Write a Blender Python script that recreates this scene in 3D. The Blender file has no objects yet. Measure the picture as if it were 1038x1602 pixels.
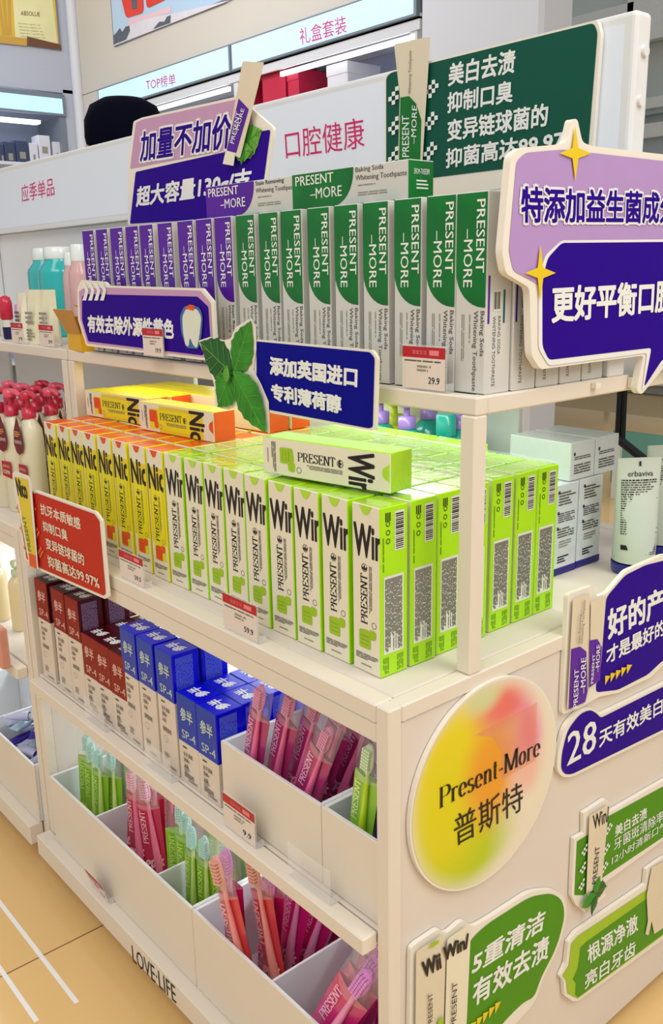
import bpy, bmesh, math, random
from mathutils import Vector, Matrix
from mathutils.geometry import tessellate_polygon
rnd = random.Random(7)
SC = bpy.context.scene
COL = SC.collection
# ------------------------------------------------------------------ camera
RC = Matrix(((0.6496270151, -0.1818543508, 0.7381827255), (0.7600316549, 0.1787796779, -0.6248117399), (-0.0183473365, 0.9669368241, 0.2543551717)))
CAM = Vector((0.6415629, -0.6179033, 1.1945246))
FPX = 1432.8967
cd = bpy.data.cameras.new('camera')
cam = bpy.data.objects.new('camera', cd)
COL.objects.link(cam)
cd.sensor_fit = 'HORIZONTAL'; cd.sensor_width = 36.0; cd.lens = FPX * 36.0 / 1038.0
cd.clip_start = 0.02; cd.clip_end = 60
cam.matrix_world = Matrix.Translation(CAM) @ RC.to_4x4()
SC.camera = cam
SC.view_settings.view_transform = 'Standard'
SC.view_settings.look = 'None'
SC.view_settings.gamma = 1.0
SC.view_settings.use_curve_mapping = False
SC.view_settings.exposure = 0.0
# ------------------------------------------------------------------ light
W = bpy.data.worlds.new('shop_light'); SC.world = W; W.use_nodes = True
bg = W.node_tree.nodes['Background']
bg.inputs[0].default_value = (0.96, 0.97, 1.0, 1); bg.inputs[1].default_value = 0.60
def area(name, loc, sx, sy, power, col=(1, 1, 1), target=None):
    l = bpy.data.lights.new(name, 'AREA'); l.shape = 'RECTANGLE'; l.size = sx; l.size_y = sy; l.energy = power; l.color = col
    o = bpy.data.objects.new(name, l); COL.objects.link(o); o.location = loc
    if target is not None:
        d = Vector(target) - Vector(loc); o.rotation_euler = d.to_track_quat('-Z', 'Y').to_euler()
    return o
area('overhead_area_light', (0.3, -1.6, 3.2), 2.4, 1.4, 36, (1.0, 0.92, 0.80), (-0.3, 0.1, 0.8))  # soft area lights added overhead, with no ceiling panels behind them
area('overhead_area_light', (1.9, 0.6, 3.0), 1.4, 2.0, 46, (1.0, 0.95, 0.88), (0, 0.4, 0.6))
area('overhead_area_light', (-5.2, 0.9, 3.9), 3.0, 1.2, 95, (0.95, 0.97, 1.0), (-6.0, 3.6, 2.0))  # added area light, aimed to brighten the far walls

def at(px, py, ax, val):
    """the point where the sight line through a photo pixel meets the plane axis=val"""
    r = RC @ Vector((px - 519.0, -(py - 801.0), -FPX))
    t = (val - CAM[ax]) / r[ax]
    return CAM + t * r
# ------------------------------------------------------------------ materials
MATS = {}
def lin(c):
    return tuple((x / 12.92 if x <= 0.04045 else ((x + 0.055) / 1.055) ** 2.4) for x in c)
def mat(name, rgb=(200, 200, 200), rough=0.5, noise=0.04, scale=30, spec=0.5, emit=None, alpha=None, trans=0.0, coat=0.0, metal=0.0, bump=0.0, bscale=60, ior=1.45):
    if name in MATS: return MATS[name]
    m = bpy.data.materials.new(name); m.use_nodes = True
    nt = m.node_tree; b = nt.nodes['Principled BSDF']
    c = lin([x / 255.0 for x in rgb])
    tc = nt.nodes.new('ShaderNodeTexCoord')
    nz = nt.nodes.new('ShaderNodeTexNoise'); nz.inputs['Scale'].default_value = scale
    nt.links.new(tc.outputs['Object'], nz.inputs['Vector'])
    mx = nt.nodes.new('ShaderNodeMix'); mx.data_type = 'RGBA'
    mx.inputs[6].default_value = (*[x * (1 - noise) for x in c], 1); mx.inputs[7].default_value = (*[min(1, x * (1 + noise)) for x in c], 1)
    nt.links.new(nz.outputs['Fac'], mx.inputs[0]); nt.links.new(mx.outputs[2], b.inputs['Base Color'])
    b.inputs['Roughness'].default_value = rough; b.inputs['Specular IOR Level'].default_value = spec
    b.inputs['Coat Weight'].default_value = coat; b.inputs['Coat Roughness'].default_value = 0.12
    b.inputs['Metallic'].default_value = metal; b.inputs['Transmission Weight'].default_value = trans; b.inputs['IOR'].default_value = ior
    if alpha is not None: b.inputs['Alpha'].default_value = alpha
    if emit:
        b.inputs['Emission Color'].default_value = (*lin([x / 255.0 for x in emit[0]]), 1); b.inputs['Emission Strength'].default_value = emit[1]
    if bump:
        n2 = nt.nodes.new('ShaderNodeTexNoise'); n2.inputs['Scale'].default_value = bscale
        nt.links.new(tc.outputs['Object'], n2.inputs['Vector'])
        bp = nt.nodes.new('ShaderNodeBump'); bp.inputs['Strength'].default_value = bump; bp.inputs['Distance'].default_value = 0.004
        nt.links.new(n2.outputs['Fac'], bp.inputs['Height']); nt.links.new(bp.outputs['Normal'], b.inputs['Normal'])
    MATS[name] = m
    return m
mat('white_lacquer', (232, 222, 206), 0.38, 0.015, 6)
mat('white_panel', (226, 216, 205), 0.45, 0.015, 5)
mat('bright_white', (228, 230, 232), 0.35, 0.01, 8)
mat('dark_gap', (70, 58, 48), 0.7)
mat('foam_white', (240, 234, 220), 0.5, 0.02)
mat('card_cream', (236, 230, 206), 0.35, 0.03, 40, coat=0.3)
mat('silver_card', (212, 211, 206), 0.32, 0.03, 30, coat=0.3)
mat('lime', (172, 232, 4), 0.32, 0.08, 14, coat=0.15, bump=0.25, bscale=45)
mat('lime_top', (176, 226, 40), 0.2, 0.16, 22, coat=0.8, bump=0.6, bscale=55)
mat('lime_jug', (158, 198, 30), 0.4, 0.1, 60)
mat('lime_dark', (110, 150, 30), 0.4)
mat('yellow_carton', (236, 226, 6), 0.34, 0.08, 18, coat=0.15, bump=0.25, bscale=45)
mat('yellow_panel', (232, 208, 40), 0.35, 0.1, 12, coat=0.3)
mat('orange_carton', (244, 92, 20), 0.35, 0.12, 20, coat=0.2, bump=0.4, bscale=50)
mat('orange_jug', (232, 84, 20), 0.4, 0.12, 60)
mat('amber_panel', (246, 168, 40), 0.35, 0.1, 12)
mat('ink', (24, 18, 20), 0.5)
mat('grey_ink', (96, 92, 84), 0.6)
mat('pale_ink', (150, 146, 130), 0.6)
mat('label_white', (225, 228, 214), 0.5)
mat('purple', (84, 8, 160), 0.32, 0.2, 12, spec=.35, coat=0.1, bump=0.2, bscale=30)
mat('deep_purple', (44, 0, 142), 0.55, 0.03, spec=.12)
mat('green', (0, 112, 40), 0.28, 0.6, 16, spec=.35, coat=0.12, bump=0.25, bscale=25)
mat('card_green', (10, 84, 66), 0.42, 0.05, spec=.25)
mat('leaf_green', (74, 146, 16), 0.4, 0.04, spec=.25)
mat('lavender', (184, 150, 206), 0.42, 0.04, spec=.25)
mat('pink_lavender', (200, 156, 192), 0.42, 0.04, spec=.25)
mat('royal_blue', (6, 8, 140), 0.5, 0.04, spec=.12)
mat('brick_red', (196, 36, 18), 0.4, 0.05, spec=.25)
mat('tag_red', (188, 26, 36), 0.4)
mat('print_white', (238, 240, 236), 0.5)
mat('print_pink', (214, 30, 110), 0.5)
mat('star_yellow', (238, 206, 20), 0.4)
mat('mint', (58, 140, 44), 0.45, 0.5, 36, spec=.2, bump=0.5, bscale=90)
mat('mint_dark', (26, 92, 34), 0.45, 0.35, 30)
mat('mint_light', (104, 168, 66), 0.5, 0.2, 30, spec=.2)
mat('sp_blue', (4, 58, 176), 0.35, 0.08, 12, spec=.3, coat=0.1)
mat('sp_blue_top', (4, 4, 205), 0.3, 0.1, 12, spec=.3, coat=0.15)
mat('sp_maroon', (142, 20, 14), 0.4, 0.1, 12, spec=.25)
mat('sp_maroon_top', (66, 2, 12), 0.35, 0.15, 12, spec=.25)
mat('sp_white', (226, 212, 196), 0.4, 0.03, 20)
mat('acrylic', (250, 250, 250), 0.05, 0, alpha=0.22, spec=0.8)
mat('film', (250, 250, 255), 0.08, 0, alpha=0.16, spec=1.0, bump=0.6, bscale=60)
mat('tag_paper', (232, 218, 208), 0.5, 0.03)
mat('metal_black', (20, 24, 30), 0.35, metal=0.3)

# ------------------------------------------------------------------ text
TXT = {}
def text_geo(s, bold=0.0):
    k = (s, bold)
    if k in TXT: return TXT[k]
    cu = bpy.data.curves.new('t', 'FONT'); cu.body = s; cu.resolution_u = 2; cu.offset = bold; cu.fill_mode = 'FRONT'
    o = bpy.data.objects.new('t', cu); COL.objects.link(o)
    dg = bpy.context.evaluated_depsgraph_get(); dg.update()
    me = bpy.data.meshes.new_from_object(o.evaluated_get(dg))
    vs = [(v.co.x, v.co.y) for v in me.vertices]; fs = [tuple(p.vertices) for p in me.polygons]
    bpy.data.objects.remove(o); bpy.data.curves.remove(cu); bpy.data.meshes.remove(me)
    if not vs: vs = [(0, 0), (1, 0), (1, 1)]; fs = [(0, 1, 2)]
    x0 = min(v[0] for v in vs); x1 = max(v[0] for v in vs); y0 = min(v[1] for v in vs); y1 = max(v[1] for v in vs)
    vs = [((x - x0) / (x1 - x0), (y - y0) / (y1 - y0)) for x, y in vs]
    TXT[k] = (vs, fs, (x1 - x0, y1 - y0))
    return TXT[k]
def clip_geo(vs, fs, umax):
    bm = bmesh.new()
    bv = [bm.verts.new((x, y, 0)) for x, y in vs]
    for f in fs:
        try: bm.faces.new([bv[i] for i in f])
        except ValueError: pass
    bmesh.ops.bisect_plane(bm, geom=bm.verts[:] + bm.edges[:] + bm.faces[:], plane_co=(umax, 0, 0), plane_no=(1, 0, 0), clear_outer=True)
    bm.verts.index_update()
    v2 = [(v.co.x, v.co.y) for v in bm.verts]; f2 = [tuple(v.index for v in f.verts) for f in bm.faces]
    bm.free()
    return v2, f2
# serif stroke letters: skeletons drawn with a broad pen, thick uprights and hair-thin bars
def arc(cx, cy, rx, ry, a0, a1, n=10):
    return [(cx + rx * math.cos(math.radians(a0 + (a1 - a0) * i / n)), cy + ry * math.sin(math.radians(a0 + (a1 - a0) * i / n))) for i in range(n + 1)]
def serif(x, y, w=0.13): return [(x - w, y), (x + w, y)]
X = 0.5
SER = {
 'P': (0.68, [[(.15, 0), (.15, 1)], serif(.15, .01), serif(.12, .99, .1), [(.15, .98), (.4, .98)] + arc(.4, .73, .22, .25, 90, -90) + [(.15, .48)]]),
 'R': (0.74, [[(.15, 0), (.15, 1)], serif(.15, .01), serif(.12, .99, .1), [(.15, .98), (.38, .98)] + arc(.38, .75, .2, .23, 90, -90) + [(.15, .52)], [(.38, .52), (.62, .02), (.74, .02)]]),
 'E': (0.66, [[(.15, 0), (.15, 1)], [(.04, .99), (.56, .99), (.56, .8)], [(.15, .52), (.42, .52), (.42, .62), (.42, .42)], [(.04, .01), (.6, .01), (.6, .22)]]),
 'S': (0.6, [[(.5, .8), (.5, .97)], arc(.3, .76, .19, .22, 20, 200) + arc(.3, .27, .22, .25, 70, -160), [(.08, .03), (.08, .25)]]),
 'N': (0.8, [[(.14, 0), (.14, .99)], [(.14, .99), (.18, .99), (.64, 0)], [(.66, 0), (.66, .99)], serif(.14, .01), serif(.1, .99, .1), serif(.66, .99)]),
 'T': (0.68, [[(.34, 0), (.34, .99)], serif(.34, .01), [(.05, .78), (.05, .99), (.63, .99), (.63, .78)]]),
 'M': (0.98, [[(.14, 0), (.14, .99)], [(.16, .99), (.48, .02)], [(.5, .02), (.82, .99)], [(.84, 0), (.84, .99)], serif(.14, .01), serif(.12, .99, .1), serif(.84, .01), serif(.88, .99, .1)]),
 'r': (0.44, [[(.13, 0), (.13, .66)], serif(.13, .01), [(.03, .65), (.13, .65)], arc(.28, .52, .13, .14, 150, 30)]),
 'e': (0.52, [[(.08, .36), (.42, .36)] + arc(.26, .34, .18, .33, 4, 320, 14)]),
 's': (0.44, [arc(.21, .5, .13, .16, 30, 220) + arc(.21, .17, .16, .17, 60, -160)]),
 'n': (0.58, [[(.13, 0), (.13, .66)], serif(.13, .01), [(.03, .65), (.13, .65)], arc(.3, .46, .14, .2, 160, 0) + [(.44, 0)], serif(.44, .01)]),
 't': (0.36, [[(.16, .88), (.16, .1)] + arc(.25, .1, .09, .1, 180, 300, 5), [(.02, .65), (.32, .65)]]),
 'o': (0.52, [arc(.25, .33, .18, .33, 0, 360, 16)]),
 '-': (0.34, [[(.04, .3), (.3, .3), (.3, .35), (.04, .35)]]),
 'p': (0.55, [[(.12, -.3), (.12, .62)], arc(.28, .33, .16, .3, 150, -150, 10)]),
 'i': (0.26, [[(.12, 0), (.12, .62)], [(.12, .82), (.13, .9)]]),
 'k': (0.5, [[(.12, 0), (.12, .95)], [(.12, .25), (.42, .62)], [(.22, .36), (.46, 0)]]),
 ' ': (0.3, []),
}
# ------------------------------------------------------------------ mesh builder
class Fr:
    """a flat frame: origin, u to the right, v up, n towards the viewer"""
    def __init__(s, o, u, v):
        s.o = Vector(o); s.u = Vector(u).normalized(); s.v = Vector(v).normalized(); s.n = s.u.cross(s.v).normalized()
    def p(s, a, b, h=0.0): return s.o + s.u * a + s.v * b + s.n * h
    def px(s, x, y):
        r = RC @ Vector((x - 519.0, -(y - 801.0), -FPX))
        t = (s.o - CAM).dot(s.n) / r.dot(s.n); q = CAM + r * t - s.o
        return (q.dot(s.u), q.dot(s.v))
class MB:
    def __init__(s): s.v = []; s.f = []; s.m = []; s.sm = []
    def add(s, vs, fs, m, smooth=False):
        k = len(s.v); s.v += [Vector(v) for v in vs]
        for f in fs:
            s.f.append(tuple(i + k for i in f)); s.m.append(m); s.sm.append(smooth)
        return s
    def box(s, x0, x1, y0, y1, z0, z1, m, faces=None):
        vs = [(x0, y0, z0), (x1, y0, z0), (x1, y1, z0), (x0, y1, z0), (x0, y0, z1), (x1, y0, z1), (x1, y1, z1), (x0, y1, z1)]
        fs = {'b': (3, 2, 1, 0), 't': (4, 5, 6, 7), 'f': (0, 1, 5, 4), 'k': (2, 3, 7, 6), 'r': (1, 2, 6, 5), 'l': (3, 0, 4, 7)}
        for k, f in fs.items(): s.add([vs[i] for i in f], [(0, 1, 2, 3)], (faces or {}).get(k, m))
        return s
    def bbox(s, x0, x1, y0, y1, z0, z1, m, bv=0.002, faces=None, seg=1):
        bm = bmesh.new(); bmesh.ops.create_cube(bm, size=1.0)
        for v in bm.verts: v.co = Vector(((x0 + x1) / 2 + v.co.x * (x1 - x0), (y0 + y1) / 2 + v.co.y * (y1 - y0), (z0 + z1) / 2 + v.co.z * (z1 - z0)))
        bmesh.ops.bevel(bm, geom=bm.edges[:], offset=bv, segments=seg, affect='EDGES', profile=0.5)
        bm.verts.index_update(); bm.normal_update()
        vs = [v.co.copy() for v in bm.verts]
        for f in bm.faces:
            n = f.normal; a = max(range(3), key=lambda i: abs(n[i]))
            k = {(0, True): 'r', (0, False): 'l', (1, True): 'k', (1, False): 'f', (2, True): 't', (2, False): 'b'}[(a, n[a] > 0)]
            s.add([vs[v.index] for v in f.verts], [tuple(range(len(f.verts)))], (faces or {}).get(k, m))
        bm.free(); return s
    def quad(s, fr, a0, a1, b0, b1, h, m):
        return s.add([fr.p(a0, b0, h), fr.p(a1, b0, h), fr.p(a1, b1, h), fr.p(a0, b1, h)], [(0, 1, 2, 3)], m)
    def poly(s, fr, pts, h, m):
        pts = ccw(pts)
        tr = tessellate_polygon([[Vector((a, b, 0)) for a, b in pts]])
        out = []
        for t in tr:
            a, b, c = (pts[i] for i in t)
            out.append(t if (b[0] - a[0]) * (c[1] - a[1]) - (b[1] - a[1]) * (c[0] - a[0]) > 0 else tuple(reversed(t)))
        return s.add([fr.p(a, b, h) for a, b in pts], out, m)
    def slab(s, fr, pts, h0, h1, m, mf=None):
        pts = ccw(pts); n = len(pts)
        s.poly(fr, pts, h1, mf or m)
        k = len(s.f); s.poly(fr, pts, h0, m)
        for i in range(k, len(s.f)): s.f[i] = tuple(reversed(s.f[i]))
        for i in range(n):
            a, b = pts[i], pts[(i + 1) % n]
            s.add([fr.p(*a, h0), fr.p(*b, h0), fr.p(*b, h1), fr.p(*a, h1)], [(0, 1, 2, 3)], m)
        return s
    def text(s, fr, t, bl, br, tl, h, m, bold=0.02, clip=None, keep=False):
        """letters mapped so that their ink box has corners bl, br, tl (frame coordinates)"""
        vs, fs, dim = text_geo(t)
        if clip: vs, fs = clip_geo(vs, fs, clip)
        e = (br[0] - bl[0], br[1] - bl[1]); g = (tl[0] - bl[0], tl[1] - bl[1])
        # heavier letters: the same outline printed several times, a little apart
        du, dv = bold * .62 / dim[0], bold * .62 / dim[1]
        if bold < .004: sh = [(0, 0)]
        elif bold < .03: sh = [(-1, 0), (1, 0), (0, 0)]
        else: sh = [(-1, -.7), (1, -.7), (1, .7), (-1, .7), (0, 0), (0, .9), (0, -.9), (1, 0), (-1, 0)]
        ku, kv = 1 - 2 * du, 1 - 2 * dv * (0.9 if bold >= .03 else 0)
        if keep: ku = kv = 1
        for i, (a, b_) in enumerate(sh):
            P_ = [((.5 + (x - .5) * ku + a * du), (.5 + (y - .5) * kv + b_ * dv)) for x, y in vs]
            s.add([fr.p(bl[0] + x * e[0] + y * g[0], bl[1] + x * e[1] + y * g[1], h + i * 2e-6) for x, y in P_], fs, m)
        return s
    def stroke(s, fr, pts, thick, thin, h, m, taper=False):
        L = []; R_ = []; n = len(pts)
        for i, (a, b) in enumerate(pts):
            p0 = pts[max(0, i - 1)]; p1 = pts[min(n - 1, i + 1)]
            dx, dy = p1[0] - p0[0], p1[1] - p0[1]; l = math.hypot(dx, dy) or 1e-9
            w = 0.5 * (thin + (thick - thin) * abs(dy) / l)
            if taper: w = 0.5 * thick * max(0.12, math.sin(math.pi * (0.12 + 0.8 * i / max(1, n - 1))))
            L.append(fr.p(a - dy / l * w, b + dx / l * w, h)); R_.append(fr.p(a + dy / l * w, b - dx / l * w, h))
        return s.add(L + R_, [(n + i, n + i + 1, i + 1, i) for i in range(n - 1)], m)
    def seriftext(s, fr, t, bl, br, tl, h, m, thick=0.13, thin=0.03):
        w = sum(SER[c][0] for c in t); cx = 0.0
        e = ((br[0] - bl[0]) / w, (br[1] - bl[1]) / w); g = (tl[0] - bl[0], tl[1] - bl[1])
        for c in t:
            for st in SER[c][1]:
                k = len(s.v)
                tmp = MB(); tmp.stroke(Fr((0, 0, 0), (1, 0, 0), (0, 1, 0)), st, thick, thin, 0, m)
                s.add([fr.p(bl[0] + (cx + q.x) * e[0] + q.y * g[0], bl[1] + (cx + q.x) * e[1] + q.y * g[1], h) for q in tmp.v], tmp.f, m)
            cx += SER[c][0]
        return s
    def micro(s, fr, a0, a1, b0, b1, rows, h, m, vertical=False, fill=0.55, seed=1, gap=True):
        r = random.Random(seed)
        if vertical:
            for i in range(rows):
                w = (a1 - a0) / rows; x = a0 + i * w; y = b1; end = b0 + (b1 - b0) * (r.random() * 0.25 if r.random() < .3 else 0)
                while y > end:
                    L = w * r.uniform(2, 7); y2 = max(end, y - L); s.quad(fr, x, x + w * fill, y2, y, h, m); y = y2 - w * r.uniform(.25, .8)
        else:
            for i in range(rows):
                w = (b1 - b0) / rows; y = b1 - i * w; x = a0; end = a1 - (a1 - a0) * (r.random() * 0.5 if r.random() < .35 else 0)
                while x < end:
                    L = w * r.uniform(2, 7); x2 = min(end, x + L); s.quad(fr, x, x2, y - w * fill, y, h, m); x = x2 + w * r.uniform(.25, .8)
        return s
    def bars(s, fr, a0, a1, b0, b1, h, m, horizontal=True, seed=3, n=18):
        r = random.Random(seed)
        for i in range(n):
            t = i / n; w = 1.0 / n * r.uniform(.25, .8)
            if horizontal: s.quad(fr, a0, a1, b0 + (b1 - b0) * t, b0 + (b1 - b0) * (t + w), h, m)
            else: s.quad(fr, a0 + (a1 - a0) * t, a0 + (a1 - a0) * (t + w), b0, b1, h, m)
        return s
    def lathe(s, prof, c, m, n=20, sx=1.0, sy=1.0, cap=True):
        k0 = []
        vs = []
        for r, z in prof:
            for i in range(n):
                a = 2 * math.pi * i / n; vs.append((c[0] + r * sx * math.cos(a), c[1] + r * sy * math.sin(a), c[2] + z))
        fs = []
        for j in range(len(prof) - 1):
            for i in range(n):
                fs.append((j * n + i, j * n + (i + 1) % n, (j + 1) * n + (i + 1) % n, (j + 1) * n + i))
        s.add(vs, fs, m, True)
        if cap:
            L = len(prof) - 1
            s.add(vs[:n], [tuple(reversed(range(n)))], m); s.add(vs[L * n:], [tuple(range(n))], m)
        return s
    def tube(s, pts, r, m, n=8, rs=None):
        pts = [Vector(p) for p in pts]; vs = []; up = Vector((0.13, 0.2, 1)).normalized()
        for i, p in enumerate(pts):
            d = (pts[min(len(pts) - 1, i + 1)] - pts[max(0, i - 1)]).normalized()
            a = d.cross(up)
            if a.length < 0.05: a = d.cross(Vector((1, 0, 0)))
            a.normalize(); b = d.cross(a).normalized(); rr = rs[i] if rs else r
            for k in range(n):
                t = 2 * math.pi * k / n; vs.append(p + a * rr * math.cos(t) + b * rr * math.sin(t))
        fs = [(i * n + k, i * n + (k + 1) % n, (i + 1) * n + (k + 1) % n, (i + 1) * n + k) for i in range(len(pts) - 1) for k in range(n)]
        s.add(vs, fs, m, True); s.add(vs[:n], [tuple(range(n))], m); s.add(vs[-n:], [tuple(reversed(range(n)))], m)
        return s
    def mesh(s, name, off=(0, 0, 0)):
        me = bpy.data.meshes.new(name); off = Vector(off)
        me.from_pydata([v - off for v in s.v], [], s.f)
        names = []
        for m in s.m:
            if m not in names: names.append(m)
        for n_ in names: me.materials.append(MATS[n_])
        ix = {n_: i for i, n_ in enumerate(names)}
        me.polygons.foreach_set('material_index', [ix[m] for m in s.m])
        me.polygons.foreach_set('use_smooth', s.sm)
        me.update(); return me
def ccw(p):
    a = sum(p[i][0] * p[(i + 1) % len(p)][1] - p[(i + 1) % len(p)][0] * p[i][1] for i in range(len(p)))
    return list(p) if a > 0 else list(reversed(p))
def rounded(pts, r, n=4):
    pts = ccw(pts); out = []; N = len(pts)
    for i in range(N):
        p = Vector(pts[i]); a = Vector(pts[i - 1]) - p; b = Vector(pts[(i + 1) % N]) - p
        rr = min(r, a.length * .45, b.length * .45); a = p + a.normalized() * rr; b = p + b.normalized() * rr
        for k in range(n + 1):
            t = k / n; q = a * (1 - t) ** 2 + p * 2 * t * (1 - t) + b * t * t; out.append((q.x, q.y))
    return out
def grow(pts, d):
    """offset a polygon outwards by d (inwards when negative)"""
    pts = ccw(pts); N = len(pts); out = []
    for i in range(N):
        p = Vector(pts[i]); e1 = (p - Vector(pts[i - 1])); e2 = (Vector(pts[(i + 1) % N]) - p)
        if e1.length < 1e-7 or e2.length < 1e-7: continue
        e1.normalize(); e2.normalize()
        n1 = Vector((e1.y, -e1.x)); n2 = Vector((e2.y, -e2.x)); m = n1 + n2
        if m.length < .2: m = n1
        m.normalize(); k = min(1.6, 1 / max(.3, m.dot(n1))); q = p + m * d * k; out.append((q.x, q.y))
    return out
# ------------------------------------------------------------------ object helpers
ROOT = {}
def thing(name, label, cat, loc=(0, 0, 0), rot=(0, 0, 0), group=None):
    o = bpy.data.objects.new(name, None); COL.objects.link(o); o.location = loc; o.rotation_euler = rot; o.empty_display_size = 0.02
    o['label'] = label; o['category'] = cat
    if group: o['group'] = group
    return o
def obj(name, me, parent=None, label=None, cat=None, group=None, kind=None, loc=None, rot=None):
    o = bpy.data.objects.new(name, me); COL.objects.link(o); o.parent = parent
    if loc is not None: o.location = loc
    if rot is not None: o.rotation_euler = rot
    if label: o['label'] = label
    if cat: o['category'] = cat
    if group: o['group'] = group
    if kind: o['kind'] = kind
    return o
def part(name, mb, parent, label=None, kind=None, world=True):
    """mb in world coordinates when world, parent chain unrotated"""
    off = Vector((0, 0, 0)); q = parent
    while q is not None and world: off += q.location; q = q.parent
    return obj(name, mb.mesh(name, off), parent, label, kind=kind)
def struct(name, mb, label=None): 
    return obj(name, mb.mesh(name), None, label, kind='structure')
def ordn(i): return ['first', 'second', 'third', 'fourth', 'fifth', 'sixth', 'seventh', 'eighth', 'ninth', 'tenth', 'eleventh', 'twelfth', 'thirteenth', 'fourteenth', 'fifteenth', 'sixteenth', 'seventeenth', 'eighteenth', 'nineteenth', 'twentieth'][i]
XF = lambda y: Fr((0, y, 0), (1, 0, 0), (0, 0, 1))        # upright plane facing the aisle
YF = lambda x: Fr((x, 0, 0), (0, 1, 0), (0, 0, 1))        # upright plane facing the near end
# ------------------------------------------------------------------ room
def tile_mat():
    m = mat('floor_tile', (236, 198, 134), 0.14, 0.05, 1.3, spec=0.6)
    return m
tile_mat(); mat('grout', (196, 170, 128), 0.6)
mat('floor_grey', (150, 148, 138), 0.35, 0.04, 3)
b = MB(); b.box(-13.5, 5.5, -5, 12, -0.06, -0.004, 'grout'); fl = struct('floor', b)
tile_me = MB().bbox(-.598, .598, -.598, .598, -.004, 0, 'floor_tile', .002).mesh('tile')
for i in range(-9, 4):
    for j in range(-2, 6):
        obj('tile', tile_me, fl, loc=(-0.785 + .6 + 1.2 * i, -0.60 + 1.2 * j + .15, 0))
mat('streak_white', (250, 250, 250), .2, .01)  # pale strips laid in to stand for lamp reflections on the tiles
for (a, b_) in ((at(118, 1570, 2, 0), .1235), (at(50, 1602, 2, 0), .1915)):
    q = MB(); q.box(-6, a.x, -b_ - .004, -b_ + .004, -.003, .0004, 'streak_white'); obj('reflection_streak', q.mesh('fi'), fl)
K = 1.5                                                   # the far shelving wall
YW = CAM.y + (2.292 - CAM.y) * K; XW = CAM.x + (-5.212 - CAM.x) * K
mat('wall_beige', (206, 200, 190), 0.7, 0.03, 2); mat('wall_grey', (184, 188, 200), 0.7, 0.03, 2)
mat('wall_far', (196, 204, 200), 0.7, 0.04, 2); mat('column_white', (214, 216, 222), 0.6, 0.02, 2)
mat('sign_glow', (170, 205, 232), 0.3, 0.02, 3, emit=((176, 220, 248), 0.75))
mat('strip_glow', (250, 250, 250), 0.3, 0, emit=((246, 252, 255), 2.4))
mat('frame_grey', (120, 130, 142), 0.4); mat('shelf_blue_grey', (168, 178, 204), 0.5, 0.05, 4)
xr = at(657, 40, 1, YW).x
wl, wr, wt, wb = XW + .0, xr, 2.0, 0.0
fw = XF(YW)
def zz(py, px=400): return at(px, py, 1, YW).z
zt = at(366, 69.5, 1, YW).z; zb = at(366, 113, 1, YW).z
xl = at(157, 136, 1, YW).x
b = MB(); b.box(XW - .3, xr, YW, YW + .15, zt + .005, 6.0, 'wall_beige'); b.box(XW - .3, xl, YW, YW + .15, 0, zt + .01, 'wall_beige')
b.box(XW - .3, xr, YW + .5, YW + .65, 0, zt + .1, 'shelf_blue_grey'); struct('wall_back', b)
yl = at(99, 150, 0, XW).y; zlt = at(90, 148, 0, XW).z; zlb = at(91, 182, 0, XW).z
b = MB(); b.box(XW - .15, XW, -4, YW + .1, zlt + .02, 6.0, 'wall_grey'); b.box(XW - .15, XW, yl, YW + .1, 0, zlt + .05, 'wall_grey')
b.box(XW - .6, XW - .5, -4, YW, 0, zlt + .1, 'shelf_blue_grey'); struct('wall_left', b)
yc = at(155, 100, 1, YW).x
b = MB(); b.tube([(XW + .03, YW - .03, 0), (XW + .03, YW - .03, 6)], .05, 'column_white', 12); struct('trim_1', b)
# white column behind the header and the far right wall
cx0 = at(657, 60, 1, YW - .6).x; cx1 = at(847, 60, 1, YW - .6).x
b = MB(); b.bbox(cx0, cx1, YW - .6, YW - .35, 0, 6, 'column_white', .02); struct('wall_right_pier', b)['label'] = 'plain white pier behind the green header card'
YR = 7.4
b = MB(); b.box(-9, 5.5, YR, YR + .2, 0, 6, 'wall_far'); struct('wall_right', b)
def bigshelf(frm, a0, a1, z0, z1, name, label, nsec, axis):
    pass
t = thing('light_sign', 'long pale-blue lit sign reading TOP榜单 on the far shelving wall', 'sign', (at(366, 90, 1, YW - .02).x, YW - .02, zb))
f_ = XF(YW - .03)
spl = at(366, 90, 1, YW).x
def litsign(t, x0, x1, word, bl, br, tl, fr, m='print_pink', ax=0):
    b = MB(); 
    if ax == 0: b.box(x0, x1, fr.o.y, fr.o.y + .03, zb, zt, 'frame_grey')
    part('housing', b, t)
    b = MB(); b.quad(fr, x0 + .02, x1 - .02, zb + .012, zt - .012, .003, 'sign_glow'); part('lit_face', b, t)
    if word: b = MB(); b.text(fr, word, fr.px(*bl), fr.px(*br), fr.px(*tl), .006, m, .0); part('lettering', b, t)
litsign(t, xl, spl - .005, 'TOP榜单', (230, 142), (276, 133), (229, 124), f_)
t = thing('light_sign', 'pale-blue lit sign reading 礼盒套装 above the gift boxes', 'sign', (spl + .8, YW - .02, zb))
litsign(t, spl + .005, xr, '礼盒套装', (471, 71), (544, 51), (469, 45), f_)
t = thing('light_sign', 'blank pale-blue lit sign on the far left shelving wall', 'sign', (XW + .02, yl - 1, zlb))
b = MB(); b.box(XW, XW + .03, yl - 3.6, yl, zlb, zlt, 'frame_grey'); part('housing', b, t)
b = MB(); fy = YF(XW + .033); b.quad(fy, yl - 3.55, yl - .03, zlb + .02, zlt - .04, 0, 'sign_glow'); part('lit_face', b, t)
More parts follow.
